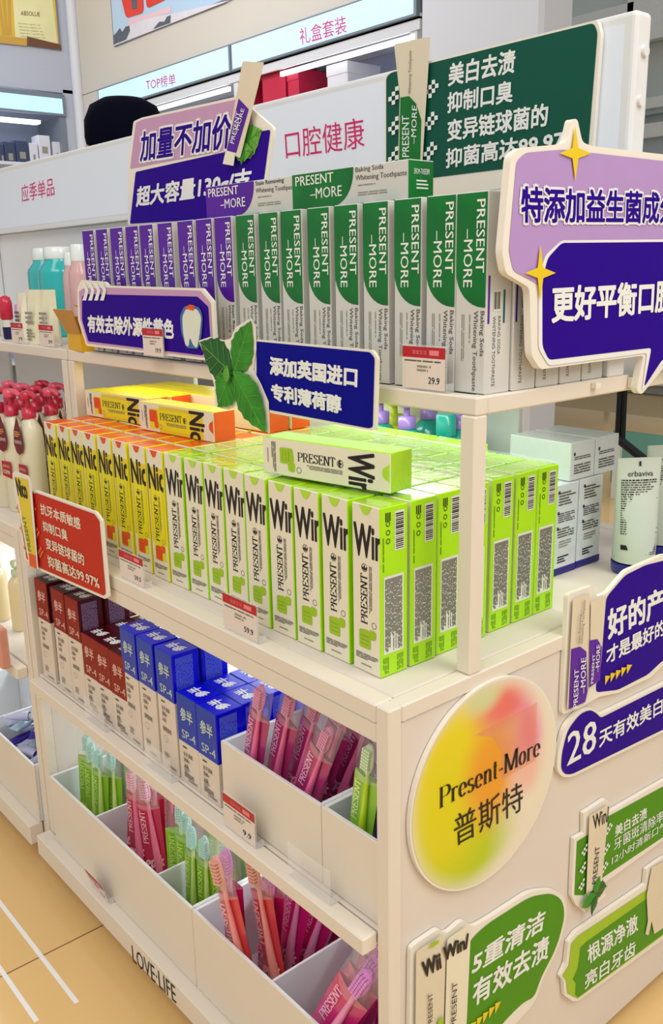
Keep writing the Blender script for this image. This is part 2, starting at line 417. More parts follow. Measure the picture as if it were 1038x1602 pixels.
# wall shelving below the signs
t = thing('store_shelving', 'white wall shelving with strip lamps under the lit signs', 'shelving', ((xl + xr) / 2, YW + .25, 0))
b = MB()
for k, x in enumerate((xl + .02, spl, xr - .06)): 
    q = MB(); q.box(x - .03, x + .03, YW + .01, YW + .48, 0, zb + .03, 'column_white'); part('upright', q, t)
for z in (zb - .17 - .35, zb - .17 - .75, .9, .4):
    q = MB(); q.bbox(xl, xr, YW, YW + .48, z - .03, z, 'column_white', .004); part('shelf_board', q, t)
q = MB(); q.box(xl, xr, YW + .0, YW + .49, zb - .012, zb + .02, 'column_white'); q.box(xl, xr, YW + .0, YW + .02, zb - .07, zb, 'column_white'); part('top_board', q, t)
q = MB(); q.box(xl + .75, spl - .1, YW + .01, YW + .03, zb - .115, zb - .085, 'strip_glow'); part('strip_lamp', q, t)
q = MB(); q.box(spl + .55, xr - .05, YW + .01, YW + .03, zb - .115, zb - .085, 'strip_glow'); part('strip_lamp', q, t)
t = thing('store_shelving', 'white shelving bay on the far left wall with dark and white boxes', 'shelving', (XW - .25, yl - 1, 0))
for y in (yl - .03, yl - 1.8, yl - 3.5):
    q = MB(); q.box(XW - .48, XW + .01, y - .03, y + .03, 0, zlb, 'frame_grey'); part('upright', q, t)
zs = at(60, 252, 0, XW).z
for z in (zs - .02, zs - .5, zs - 1.0, .4):
    q = MB(); q.bbox(XW - .48, XW + .02, yl - 3.6, yl, z - .03, z, 'column_white', .004); part('shelf_board', q, t)
q = MB(); q.box(XW - .1, XW + .0, yl - 3.5, yl - .25, zlb - .08, zlb - .05, 'strip_glow'); part('strip_lamp', q, t)
mat('dark_carton', (58, 68, 98), 0.4, 0.2, 20); mat('gift_red', (190, 30, 66), 0.4, 0.08, 6); mat('white_carton', (216, 216, 226), 0.4, 0.03)
for i, (px0, px1, top, m, nm) in enumerate([(0, 7, 225, 'dark_carton', 'dark navy carton at the far left end of the wall shelf'), (8, 25, 222, 'dark_carton', 'dark navy carton second from the left on the wall shelf'), (26, 45, 220, 'dark_carton', 'dark navy carton beside the white cartons on the wall shelf'), (47, 60, 224, 'white_carton', 'short white carton beside the dark cartons on the wall shelf'), (62, 80, 212, 'white_carton', 'tall white carton standing between two shorter ones'), (84, 97, 222, 'white_carton', 'short white carton at the right end of the wall shelf')]):
    y0 = at(px0, 240, 0, XW - .04).y; y1 = at(px1, 240, 0, XW - .04).y; z1 = at((px0 + px1) / 2, top, 0, XW - .04).z
    t = thing('carton', nm, 'box', (XW - .1, (y0 + y1) / 2, zs - .02), group='cartons on the left wall shelf')
    q = MB(); q.bbox(XW - .2, XW - .04, y0, y1, zs - .02, z1, m, .004); part('body', q, t)
    q = MB(); q.quad(YF(XW - .04), y0 + .03, y1 - .03, z1 - .16, z1 - .1, .002, 'pale_ink'); part('printed_band', q, t)
zg = zb - .17 - .35
for px0, px1, top, d, m, nm in [(372, 384, 122, .25, 'gift_red', 'narrow red gift box half hidden behind the leaning tube sign'), (410, 446, 110, .3, 'gift_red', 'large crimson gift box with a dark spine under the lit sign'), (450, 467, 112, .3, 'gift_red', 'slim crimson gift box beside the larger red one'), (512, 544, 104, .3, 'white_carton', 'white gift box beneath the lit sign')]:
    x0 = at(px0, 130, 1, YW + .05).x; x1 = at(px1, 130, 1, YW + .05).x; z1 = at(px0, top, 1, YW + .05).z
    t = thing('gift_box', nm, 'box', ((x0 + x1) / 2, YW + .2, zg + .001), group='gift boxes on the wall shelf')
    q = MB(); q.bbox(x0, x1, YW + .05, YW + .05 + d, zg, z1, m, .006); part('body', q, t)
    q = MB(); q.bbox(x0 - .004, x1 + .004, YW + .046, YW + .054 + d, z1 - .07, z1 + .004, m, .004); part('lid', q, t)
# advertising posters on the far walls
def poster_left():
    fr = YF(XW + .02); y1, z0 = fr.px(96, 79); zt_ = z0 + 1.6
    t = thing('poster', 'gold-coloured advertising poster with bottles on the upper left wall', 'poster', (XW + .02, y1 - .8, z0), group='wall posters')
    mat('gold_print', (222, 182, 60), 0.4, 0.25, 2.2); mat('pale_gold', (232, 226, 170), 0.4, 0.15, 3); mat('brown_print', (112, 72, 50), 0.5); mat('amber_print', (205, 160, 70), 0.5)
    q = MB(); q.box(XW, XW + .02, y1 - 2.2, y1, z0, zt_, 'frame_grey'); part('frame', q, t)
    q = MB(); q.quad(fr, y1 - 2.18, y1 - .02, z0 + .02, zt_ - .02, .001, 'gold_print')
    def P(l): return [fr.px(*p) for p in l]
    q.poly(fr, P([(20, 0), (82, 0), (90, 68), (24, 62)]), .003, 'pale_gold'); q.poly(fr, P([(10, 57), (42, 60), (42, 72), (-12, 66), (-12, 56)]), .004, 'amber_print')
    q.poly(fr, P([(42, 57), (95, 70), (96, 78), (42, 71)]), .005, 'brown_print')
    for k in range(3): q.poly(fr, P([(-4 + k * 8, 0), (0 + k * 8, 0), (8 + k * 5, 55), (4 + k * 5, 55)]), .004, 'amber_print')
    q.seriftext(fr, 'PRES', fr.px(900, 900), fr.px(901, 900), fr.px(900, 899), .006, 'brown_print') if False else None
    q.text(fr, 'ABSOLUE', fr.px(32, 24), fr.px(62, 26), fr.px(32, 17), .006, 'brown_print', 0)
    for k in range(5): q.text(fr, 'absolue repair oil', fr.px(28 + k, 38 + 5 * k), fr.px(62 + 2 * k, 41 + 5 * k), fr.px(28 + k, 35.5 + 5 * k), .006, 'pale_ink', 0)
    part('print', q, t)
    fr = XF(YW - .02); x0, z0 = fr.px(178, 73)
    t = thing('poster', 'winter advertising poster with two red bottles above the lit signs', 'poster', (x0 + 1, YW - .02, z0), group='wall posters')
    mat('sky_print', (178, 206, 232), 0.4, 0.08, 2); mat('snow_print', (214, 212, 222), 0.4, 0.1, 8); mat('fir_print', (82, 92, 108), 0.5, 0.3, 15); mat('red_print', (214, 56, 60), 0.35, 0.15, 4); mat('pink_print', (226, 190, 204), 0.4)
    q = MB(); q.box(x0, x0 + 3.6, YW - .02, YW, z0, z0 + 1.8, 'frame_grey'); part('frame', q, t)
    def P(l): return [fr.px(*p) for p in l]
    q = MB(); q.quad(fr, x0 + .015, x0 + 3.58, z0 + .015, z0 + 1.78, .001, 'sky_print')
    q.poly(fr, P([(178, 70), (186, 50), (205, 36), (235, 26), (268, 22), (310, 12), (362, 0), (178, 72)]), .002, 'snow_print')
    q.poly(fr, P([(203, 30), (232, 22), (268, 10), (268, 20), (225, 30), (200, 40)]), .003, 'pink_print')
    q.poly(fr, P([(178, 70), (178, 56), (184, 50), (188, 44), (192, 50), (197, 42), (203, 40), (204, 48), (198, 62)]), .004, 'fir_print')
    q.poly(fr, P([(240, 46), (250, 34), (258, 34), (262, 26), (268, 24), (267, 36)]), .004, 'fir_print')
    q.poly(fr, rounded(P([(188, -14), (224, -18), (226, 20), (198, 29)]), .05), .005, 'red_print')
    q.poly(fr, rounded(P([(228, -20), (264, -24), (264, -2), (230, 14)]), .05), .005, 'red_print')
    q.poly(fr, rounded(P([(206, -10), (214, -12), (216, 14), (208, 16)]), .03), .006, 'fir_print')
    part('print', q, t)
poster_left()
# far right: glazed shop front, low barrier, dark stand
mat('pane_grey', (140, 148, 147), 0.25, 0.06, 1.0); mat('steel_white', (226, 230, 228), 0.4); mat('aqua_glass', (96, 170, 160), 0.1, 0.1, 2, alpha=.75); mat('blue_grey_pane', (178, 192, 200), .25, .05, 1)
t = thing('glazed_front', 'grey glazed shop front with white frames at the far right', 'window', (-2.2, YR - .1, 0))
for i in range(8):
    x0 = -5.6 + i * 1.15
    q = MB(); q.box(x0 + .03, x0 + 1.12, YR - .06, YR - .04, .3, 1.55, 'pane_grey'); part('pane', q, t)
    q = MB(); q.box(x0 + .03, x0 + 1.12, YR - .06, YR - .04, 1.65, 2.3, 'blue_grey_pane'); part('pane', q, t)
    q = MB(); q.box(x0 - .03, x0 + .03, YR - .12, YR - .02, .1, 5.6, 'steel_white'); part('mullion', q, t)
zr1 = at(1012, 64, 1, YR - .1).z; zr2 = at(1030, 168, 1, YR - .1).z
for k_ in range(4):
    q = MB(); q.box(-4.6 + 1.6 * k_, -3.1 + 1.6 * k_, YR - .08, YR - .05, 2.5, zr2, 'blue_grey_pane'); part('pane', q, t)
for z, h in ((.1, .2), (1.55, .1), (2.3, .12), (zr2, .09), (zr1, .34)):
    q = MB(); q.box(-5.7, 4.5, YR - .12, YR - .02, z, z + h, 'steel_white'); part('rail', q, t)
t = thing('floor_stand', 'black slanted metal stand behind the white cartons', 'stand', at(1000, 740, 2, .15)[:2] and (at(975, 700, 1, 3.2).x, 3.2, 0))
def pr(px, py, Y=3.2): return at(px, py, 1, Y)
q = MB(); q.tube([pr(972, 600), pr(967, 690)], .016, 'metal_black'); part('post', q, t)
q = MB(); q.tube([pr(979, 600), pr(975, 690)], .012, 'metal_black'); part('post', q, t)
q = MB(); q.tube([pr(966, 685), pr(1012, 722)], .022, 'metal_black'); part('strut', q, t)
q = MB(); p = pr(1013, 724); q.tube([p, Vector((p.x, p.y, 0.01))], .018, 'metal_black'); q.tube([pr(972, 600), Vector((pr(972, 600).x, 3.2, 1.5))], .012, 'metal_black'); part('leg', q, t)
t = thing('glass_barrier', 'low aqua glass barrier beyond the tubes', 'barrier', (pr(1010, 700, 3.6).x, 3.6, 0))
q = MB(); a = pr(962, 672, 3.6); q.box(a.x, a.x + 1.6, 3.59, 3.61, .08, a.z, 'aqua_glass'); part('pane', q, t)
for k in range(3):
    q = MB(); q.box(a.x + .02 + .75 * k, a.x + .06 + .75 * k, 3.57, 3.63, 0, a.z - .05, 'steel_white'); part('clamp_post', q, t)
# ceiling strip lamps (their floor streaks are the pale strips laid in above)
for y, x1 in ((CAM.y + (1.115 - CAM.y) * 4.7945 / 4.1945, CAM.x + (-3.85 - CAM.x) * 4.7945 / 4.1945), (CAM.y + (.85 - CAM.y) * 4.7945 / 4.1945, CAM.x + (-3.87 - CAM.x) * 4.7945 / 4.1945)):
    t = thing('strip_lamp', 'slim white ceiling strip lamp, %s one' % ('aisle-side' if y < 1.1 else 'wall-side'), 'lamp', (x1 - 1, y, 3.62), group='ceiling strip lamps')
    mat('lamp_glow', (255, 255, 255), .3, 0, emit=((255, 255, 255), 7))
    q = MB(); q.box(x1 - 2.1, x1, y - .03, y + .03, 3.60, 3.603, 'lamp_glow'); part('diffuser', q, t)
    q = MB(); q.bbox(x1 - 2.12, x1 + .02, y - .04, y + .04, 3.604, 3.66, 'steel_white', .004); part('housing', q, t)
# ------------------------------------------------------------------ gondolas
def gondola(x0, x1, label, main=True):
    t = thing('display_gondola', label, 'shelving', ((x0 + x1) / 2, .4, 0), group='island gondolas')
    P = 0.0213; D = .81
    def pp(n, *a, m='white_lacquer', bv=.0018, lab=None):
        q = MB(); q.bbox(*a, m, bv); return part(n, q, t, lab)
    for xa in (x0, x1 - P):
        for ya, yb in ((0, .02), (D - .02, D)): pp('corner_post', xa, xa + P, ya, yb, .027, .7395)
        pp('rim_rail', xa, xa + P, .0202, D - .0202, .719, .7395)
        pp('end_panel', xa + .003, xa + P - .003, .0205, D - .0205, .027, .7175, m='white_panel', bv=.001)
    pp('front_rail', x0 + P + .0004, x1 - P - .0004, 0, .0275, .7165, .7395)
    pp('rail_fascia', x0 + P + .0004, x1 - P - .0004, .0015, .02, .692, .716)
    pp('counter_top', x0 + P + .0025, x1 - P - .0025, .0295, D - .03, .70, .7388, m='white_panel')
    pp('back_rail', x0 + P, x1 - P, D - .0275, D, .7165, .7395)
    pp('shelf_board', x0 + P, x1 - P, .0035, .395, .431, .4508, m='white_panel')
    pp('shelf_rail', x0 + P + .012, x1 - P, -.022, .001, .4285, .4512)
    pp('shelf_board', x0 + P, x1 - P, .415, D - .01, .431, .4508, m='white_panel')
    pp('base_board', x0 + P, x1 - P, .002, D - .01, .06, .1, m='white_panel')
    pp('base_rail', x0 + .001, x1 - .03, -.03, -.0005, .057, .1005)
    pp('centre_panel', x0 + P, x1 - P, .397, .413, .101, .70, m='bright_white')
    pp('plinth', x0 + .05, x1 - .05, .06, D - .06, 0.001, .059, m='white_panel')
    pp('upper_shelf', x0 + P - .002, x1 - P + .002, .1505, .65, 1.0455, 1.0605, m='white_panel')
    pp('upper_rail', x0, x1, .131, .150, 1.041, 1.0612)
    for xa in (x0, x1 - P): pp('upper_side_rail', xa, xa + P, .1504, .669, 1.041, 1.0612)
    pp('upper_rail', x0, x1, .6695, .69, 1.041, 1.0612)
    for xa in (x0, x1 - P):
        pp('upper_post', xa, xa + P, .129, .150, .7398, 1.0408)
        pp('upper_post', xa, xa + P, .6695, .69, .7398, 1.0408)
        pp('header_post', xa, xa + P, .376, .411, 1.0615, 1.309, m='bright_white')
    if main: pp('rear_panel', x0 + .02, at(812, 655, 1, .6).x, .6, .612, .7398, 1.0405, m='bright_white')
    else:
        pp('rear_panel', x0 + .02, x1 - .02, .42, .43, .7398, 1.04, m='bright_white')
        pp('rear_panel', x0, x1 - P - .001, .412, .424, 1.0615, 1.309, m='bright_white')
    q = MB(); q.box(x0 + .04, x1 - .04, .36, .375, .682, .691, 'cool_strip'); part('shelf_lamp', q, t)
    q = MB(); q.box(x0 + .04, x1 - .04, .36, .375, .418, .427, 'cool_strip'); part('shelf_lamp', q, t)
    return t
mat('cool_strip', (240, 250, 255), .3, 0, emit=((210, 240, 255), 4))
G1 = gondola(-1.0, 0.0, 'white lacquered display island carrying the lime and orange cartons', True)
G2 = gondola(-2.014, -1.006, 'white display island beyond the first, holding red pump bottles', False)
G3 = gondola(-3.028, -2.020, 'third white display island furthest along the aisle', False)
for xm in (-.5, -1.5):
    for z, yy in ((.680, .33), (.415, .33)):
        area('shelf_light', (xm, yy - .05, z), .9, .03, 1.6, (.86, .95, 1.0), (xm, .12, z - .3))
area('under_shelf_area_light', (-.5, .42, 1.035), .9, .04, 1.2, (.95, 1, .97), (-.5, .40, .7))
area('under_shelf_area_light', (-.5, .20, 1.038), .9, .03, .45, (1, .98, .92), (-.5, .22, .7))  # fill light added to brighten the lying cartons, no lamp strip here
# lettering on the base
q = MB(); fr = XF(-.0305); q.text(fr, 'LOVE·LIFE', fr.px(208, 1504), fr.px(276, 1571), fr.px(205.5, 1478), 0, 'ink', .01); part('base_lettering', q, G1, 'black words LOVE·LIFE on the base rail')
# header light boxes
mat('header_face', (205, 210, 218), 0.12, 0.02, 3, emit=((222, 230, 240), .24), coat=.5)
def header(x0, x1, label, word, bl, br, tl):
    t = thing('header_light_box', label, 'sign', ((x0 + x1) / 2, .41, 1.31), group='header light boxes')
    q = MB(); q.bbox(x0, x1, .392, .425, 1.3095, 1.475, 'bright_white', .006, seg=3); part('housing', q, t)
    q = MB(); fr = XF(.3918); q.slab(fr, rounded([(x0 + .016, 1.322), (x1 - .016, 1.322), (x1 - .016, 1.462), (x0 + .016, 1.462)], .004), -.001, .0004, 'header_face'); part('lit_face', q, t)
    if word: q = MB(); q.text(fr, word, fr.px(*bl), fr.px(*br), fr.px(*tl), .0012, 'print_pink', .0); part('lettering', q, t, 'pink-red lettering')
    q = MB(); q.box(x0 + .002, x1 - .002, .3895, .392, 1.3095, 1.3155, 'bright_white'); part('bottom_lip', q, t)
    return t
h = header(-1.0, 0, 'white header light box reading 口腔健康 above the toothpaste cartons', '口腔健康', (449, 249), (572, 231), (446, 205))
for px, py in ((1008, 80), (1001, 158)):
    p = at(px, py, 0, 0); q = MB(); q.tube([(0, p.y, p.z), (.004, p.y, p.z)], .006, 'bright_white', 12); part('knob', q, h)
header(-2.014, -1.006, 'white header light box reading 应季单品 further along the aisle', '应季单品', (35, 317), (86, 306), (33, 290))
header(-3.028, -2.02, 'blank white header light box at the far end of the islands', None, 0, 0, 0)
# ------------------------------------------------------------------ drawers and trays
def tray(x0, x1, y0, y1, z0, z1, divs, label, name='tray'):
    t = thing(name, label, 'tray', ((x0 + x1) / 2, (y0 + y1) / 2, z0), group='white display trays'); w = .006
    q = MB(); q.bbox(x0, x1, y0, y0 + w, z0, z1, 'white_lacquer', .0012, {'t': 'bright_white', 'k': 'bright_white'}); part('front_wall', q, t)
    q = MB(); q.bbox(x0, x1, y1 - w, y1, z0, z1 + .02, 'bright_white', .0012); part('back_wall', q, t)
    for xx in (x0, x1 - w):
        q = MB(); q.bbox(xx, xx + w, y0 + w, y1 - w, z0, z1, 'bright_white', .0012); part('side_wall', q, t)
    q = MB(); q.box(x0 + w, x1 - w, y0 + w, y1 - w, z0, z0 + .005, 'bright_white'); part('base', q, t)
    for d in divs:
        q = MB(); q.bbox(d - .002, d + .002, y0 + w, y1 - w, z0 + .005, z1 - .002, 'bright_white', .0008); part('divider', q, t)
    return t
XD = lambda px, py, y: at(px, py, 1, y).x
yt = -.008
T1 = tray(-.955, XD(300, 1436, yt), yt, .15, .1015, .245, [XD(145, 1280, yt), XD(240, 1345, yt)], 'long white tray of toothbrushes on the base shelf, left half')
T2 = tray(XD(301, 1437, yt), -.024, yt, .15, .1015, .245, [XD(420, 1522, yt)], 'white tray of pink toothbrushes on the base shelf, near end')
T3 = tray(XD(345, 1160, .008), XD(501, 1245, .008) , .008, .16, .4518, .562, [], 'white tray of pink toothbrushes on the middle shelf')
T4 = tray(XD(502, 1246, .008), -.024, .008, .16, .4518, .562, [], 'white tray of lime and violet toothbrushes on the middle shelf')
# ------------------------------------------------------------------ cartons
def fr_front(w, d): return Fr((-w / 2, -d / 2, 0), (1, 0, 0), (0, 0, 1))
def fr_right(w, d): return Fr((w / 2, -d / 2, 0), (0, 1, 0), (0, 0, 1))
def fr_top(w, d, h): return Fr((-w / 2, -d / 2, h), (1, 0, 0), (0, 1, 0))
def fr_left(w, d): return Fr((-w / 2, d / 2, 0), (0, -1, 0), (0, 0, 1))
E3 = .00035
WW, WD, WH = .0475, .043, .2025
def leafmark(q, fr, cx, cy, r, m):
    for k in range(3):
        a = 1.57 + (k - 1) * .8
        q.poly(fr, [(cx, cy), (cx + r * .6 * math.cos(a - .35), cy + r * .6 * math.sin(a - .35)), (cx + r * math.cos(a), cy + r * math.sin(a)), (cx + r * .6 * math.cos(a + .35), cy + r * .6 * math.sin(a + .35))], E3, m)
def ring(q, fr, cx, cy, r, m, w=.18):
    n = 14
    for i in range(n):
        a, b_ = 2 * math.pi * i / n, 2 * math.pi * (i + 1) / n
        q.add([fr.p(cx + r * k * math.cos(t), cy + r * k * math.sin(t), E3) for k, t in ((1 - w, a), (1, a), (1, b_), (1 - w, b_))], [(0, 1, 2, 3)], m)
def carton_meshes(kind):
    w, d, h = WW, WD, WH
    lime = kind == 'lime'
    side = 'lime' if lime else 'yellow_carton'; top = 'lime_top' if lime else 'orange_carton'; jug = 'lime_jug' if lime else 'orange_jug'
    out = {}
    body = MB().bbox(-w / 2, w / 2, -d / 2, d / 2, 0, h, 'card_cream', .0011, {'r': side, 'l': side, 't': top, 'b': top, 'k': side, 'f': 'card_cream'})
    out['carton_body'] = body.mesh('carton_body')
    f = fr_front(w, d); q = MB()
    m = .003
    if not lime:
        q.quad(f, m, w - .001, .058, .176, .0001, 'yellow_panel')
        q.quad(f, m + .006, w - .006, .03, .145, .0002, 'yellow_carton')
    # notch of the tear flap
    q.poly(f, [(w / 2 - .012, h - .0008), (w / 2 - .009, h - .003), (w / 2 - .007, h - .0075), (w / 2 - .004, h - .0105), (w / 2, h - .0115), (w / 2 + .004, h - .0105), (w / 2 + .007, h - .0075), (w / 2 + .009, h - .003), (w / 2 + .012, h - .0008)], E3, top if lime else 'orange_jug')
    # jug shaped flavour mark
    j0, j1 = .030, .052
    q.poly(f, rounded([(.011, j0), (.031, j0), (.031, j1 - .001), (.026, j1 + .002), (.011, j1)], .003), E3, jug)
    q.poly(f, rounded([(.028, j1 - .009), (.040, j1 - .008), (.041, j1 + .003), (.029, j1 + .004)], .004), E3 * .9, jug)
    for k in range(3): q.quad(f, .014, .028, j0 + .005 + k * .005, j0 + .0055 + k * .005, E3 * 1.5, 'lime_dark' if lime else 'brick_red')
    q.micro(f, .005, w - .004, .015, .023, 4, E3, 'grey_ink', seed=5)
    q.micro(f, .014, w - .014, .007, .010, 1, E3, 'pale_ink', seed=6)
    # brand word, reading upwards, with the leaf mark over it
    q.seriftext(f, 'PRESENT', (.0255, .060), (.0255, .121), (.0145, .060), E3, 'ink', .15, .05)
    leafmark(q, f, .021, .125, .007, 'ink'); ring(q, f, .021, .1285, .0050, 'grey_ink')
    q.micro(f, .029, .0345, .075, .132, 3, E3, 'grey_ink', True, .5, 9)
    ring(q, f, .037, .062, .004, 'grey_ink')
    word = 'Wint' if lime else 'Nic'
    q.text(f, word, (.003, .140), (.003 + (.060 if lime else .046), .141), (.003, .180), E3, 'ink', .045, clip=.735 if lime else .95)
    out['front_print'] = q.mesh('front_print')
    r = fr_right(w, d); q = MB()
    q.quad(r, .022, .037, .150, .196, E3, 'label_white'); q.bars(r, .0235, .0355, .152, .194, E3 * 2, 'ink')
    q.quad(r, .005, .036, .028, .122, E3, 'label_white'); q.micro(r, .007, .034, .031, .119, 15, E3 * 2, 'grey_ink', True, .6, 4)
    q.micro(r, .004, .014, .004, .024, 4, E3, 'lime_dark' if lime else 'brick_red', True, .5, 8); q.micro(r, .026, .037, .004, .024, 4, E3, 'lime_dark' if lime else 'brick_red', True, .5, 7)
    q.micro(r, .004, .007, .128, .168, 1, E3, 'lime_dark', True, .6, 2)
    for k, y in enumerate((.163, .173, .183)): ring(q, r, .012, y, .0032, 'ink', .3)
    q.micro(r, .008, .017, .186, .196, 3, E3, 'ink', True, .6, 12)
    out['side_print'] = q.mesh('side_print')
    return out
CM = {'lime': carton_meshes('lime'), 'nico': carton_meshes('nico')}
def place_carton(kind, x, y, z, label, group, rot=(0, 0, 0), parts=('carton_body', 'front_print', 'side_print')):
    if len(parts) == 1:
        return obj('toothpaste_carton', CM[kind]['carton_body'], None, label, 'toothpaste box', group, loc=(x, y, z), rot=rot)
    t = thing('toothpaste_carton', label, 'toothpaste box', (x, y, z), rot, group)
    for p in parts: obj(p, CM[kind][p], t)
    return t
zc = .7392
xf = [-.952, -.9, -.848, -.797, -.742, -.690, -.636, -.581, -.5305, -.4755, -.427, -.3765, -.325, -.273, -.221, -.1695, -.115]
XS = [x + .0265 for x in xf]
yrow = [.0715, .1205, .1665, .2135, .2605, .307, .353, .399]
NN = 8
for i, x in enumerate(XS):
    k = 'nico' if i < NN else 'lime'; col = 'orange' if k == 'nico' else 'lime'
    pos = ordn(NN - 1 - i) + ' orange one left of lime' if k == 'nico' else ordn(16 - i) + ' from the near corner'
    jit = rnd.uniform(-.0015, .0015)
    place_carton(k, x, yrow[0] + jit, zc, '%s carton in the counter front row, %s' % ('yellow and orange' if k == 'nico' else 'cream and lime', pos), 'upright cartons in the counter front row', (0, 0, rnd.uniform(-.02, .02)), ('carton_body', 'front_print', 'side_print') if i == 16 else ('carton_body', 'front_print'))
for j in range(1, 8):
    for i, x in enumerate(XS):
        if j >= 6 and i < NN: continue
        if j == 7 and i > 13: continue
        k = 'nico' if i < NN else 'lime'
        last = i == 16
        yy = yrow[j] + rnd.uniform(-.001, .001) + (.0 if j < 4 else .008)
        lab = '%s-topped toothpaste carton in the %s row back, %s' % ('orange' if k == 'nico' else 'lime', ordn(j), ('number %s from the left of its colour' % ordn(i if k == 'nico' else i - NN)).replace('number ', ''))
        place_carton(k, x + rnd.uniform(-.001, .001) - (.003 if j > 3 else 0) - .0005 * j, yy, zc, lab, 'cartons packed behind the front row', (0, 0, rnd.uniform(-.01, .01)), ('carton_body', 'side_print') if last else ('carton_body',))
# shrink film over the packs
def film(x0, x1, y0, y1, z0, z1, label, n=9):
    q = MB(); vs = []; nx, ny = n, 6
    for j in range(ny + 1):
        for i in range(nx + 1):
            vs.append((x0 + (x1 - x0) * i / nx, y0 + (y1 - y0) * j / ny, z1 + rnd.uniform(0, .0022)))
    q.add(vs, [(j * (nx + 1) + i, j * (nx + 1) + i + 1, (j + 1) * (nx + 1) + i + 1, (j + 1) * (nx + 1) + i) for j in range(ny) for i in range(nx)], 'film', True)
    return q
zt_ = zc + WH
for a, (j0, j1) in enumerate(((1, 2), (3, 4), (5, 6))):
    for bk, (i0, i1) in enumerate(((8, 10), (11, 13), (14, 16))):
        x0, x1 = XS[i0] - .025, XS[i1] + .0225 - .0005 * j1 - (.003 if j0 > 2 else 0); y0, y1 = yrow[j0] - .021, yrow[j1] + .024 + (.008 if j1 > 3 else 0)
        o = obj('shrink_film', film(x0, x1, y0, y1, 0, zt_ + .0015, '').mesh('film', ((x0 + x1) / 2, (y0 + y1) / 2, zt_)), None, 'creased clear film over lime cartons, %s pack back, %s block from the orange ones' % (ordn(a), ordn(bk)), 'plastic film', 'shrink film over the lime packs', loc=((x0 + x1) / 2, (y0 + y1) / 2, zt_))
# lying cartons on top: long axis along the aisle, printed front to the aisle
def lay(kind, p0, p1, ztop, label, group, parts=('carton_body', 'front_print', 'side_print')):
    """p0,p1: ends of the lower front edge"""
    p0 = Vector(p0); p1 = Vector(p1); d = (p1 - p0).normalized(); a = math.atan2(d.y, d.x); n = Vector((-d.y, d.x))
    c = p0 + n * (WD / 2)
    return place_carton(kind, c.x, c.y, ztop + WW / 2 + .0003, label, group, (0, math.pi / 2, a), parts)
zl = zt_ + .004
lay('lime', (-.293, .060), (-.098, .092), zl, 'cream and lime toothpaste carton lying on top of the lime cartons', 'cartons lying on the packed cartons')
zl = zt_ + .0005
ao = (math.cos(.075), math.sin(.075))
lay('nico', (-.735, .128), (-.735 + ao[0], .128 + ao[1]), zl, 'yellow and orange carton lying in front, nearer of the two with dark lettering', 'cartons lying on the packed cartons')
lay('nico', (-.952, .136), (-.952 + ao[0], .136 + ao[1]), zl, 'yellow and orange carton lying in front, beside the left upright post', 'cartons lying on the packed cartons')
for k in range(1, 4):
    lay('nico', (-.950 + .002 * k, .136 + .0455 * k), (-.950 + ao[0], .136 + .0455 * k + ao[1]), zl, 'yellow-sided carton lying near the left post, %s one behind the front one' % ordn(k - 1), 'cartons lying on the packed cartons', ('carton_body', 'side_print'))
for k in range(2, 4):
    lay('nico', (-.745, .150 + .0455 * k), (-.745 + ao[0], .150 + .0455 * k + ao[1]), zl, 'yellow-sided carton lying behind the mint card, %s of the pair' % ordn(k - 2), 'cartons lying on the packed cartons', ('carton_body', 'side_print'))
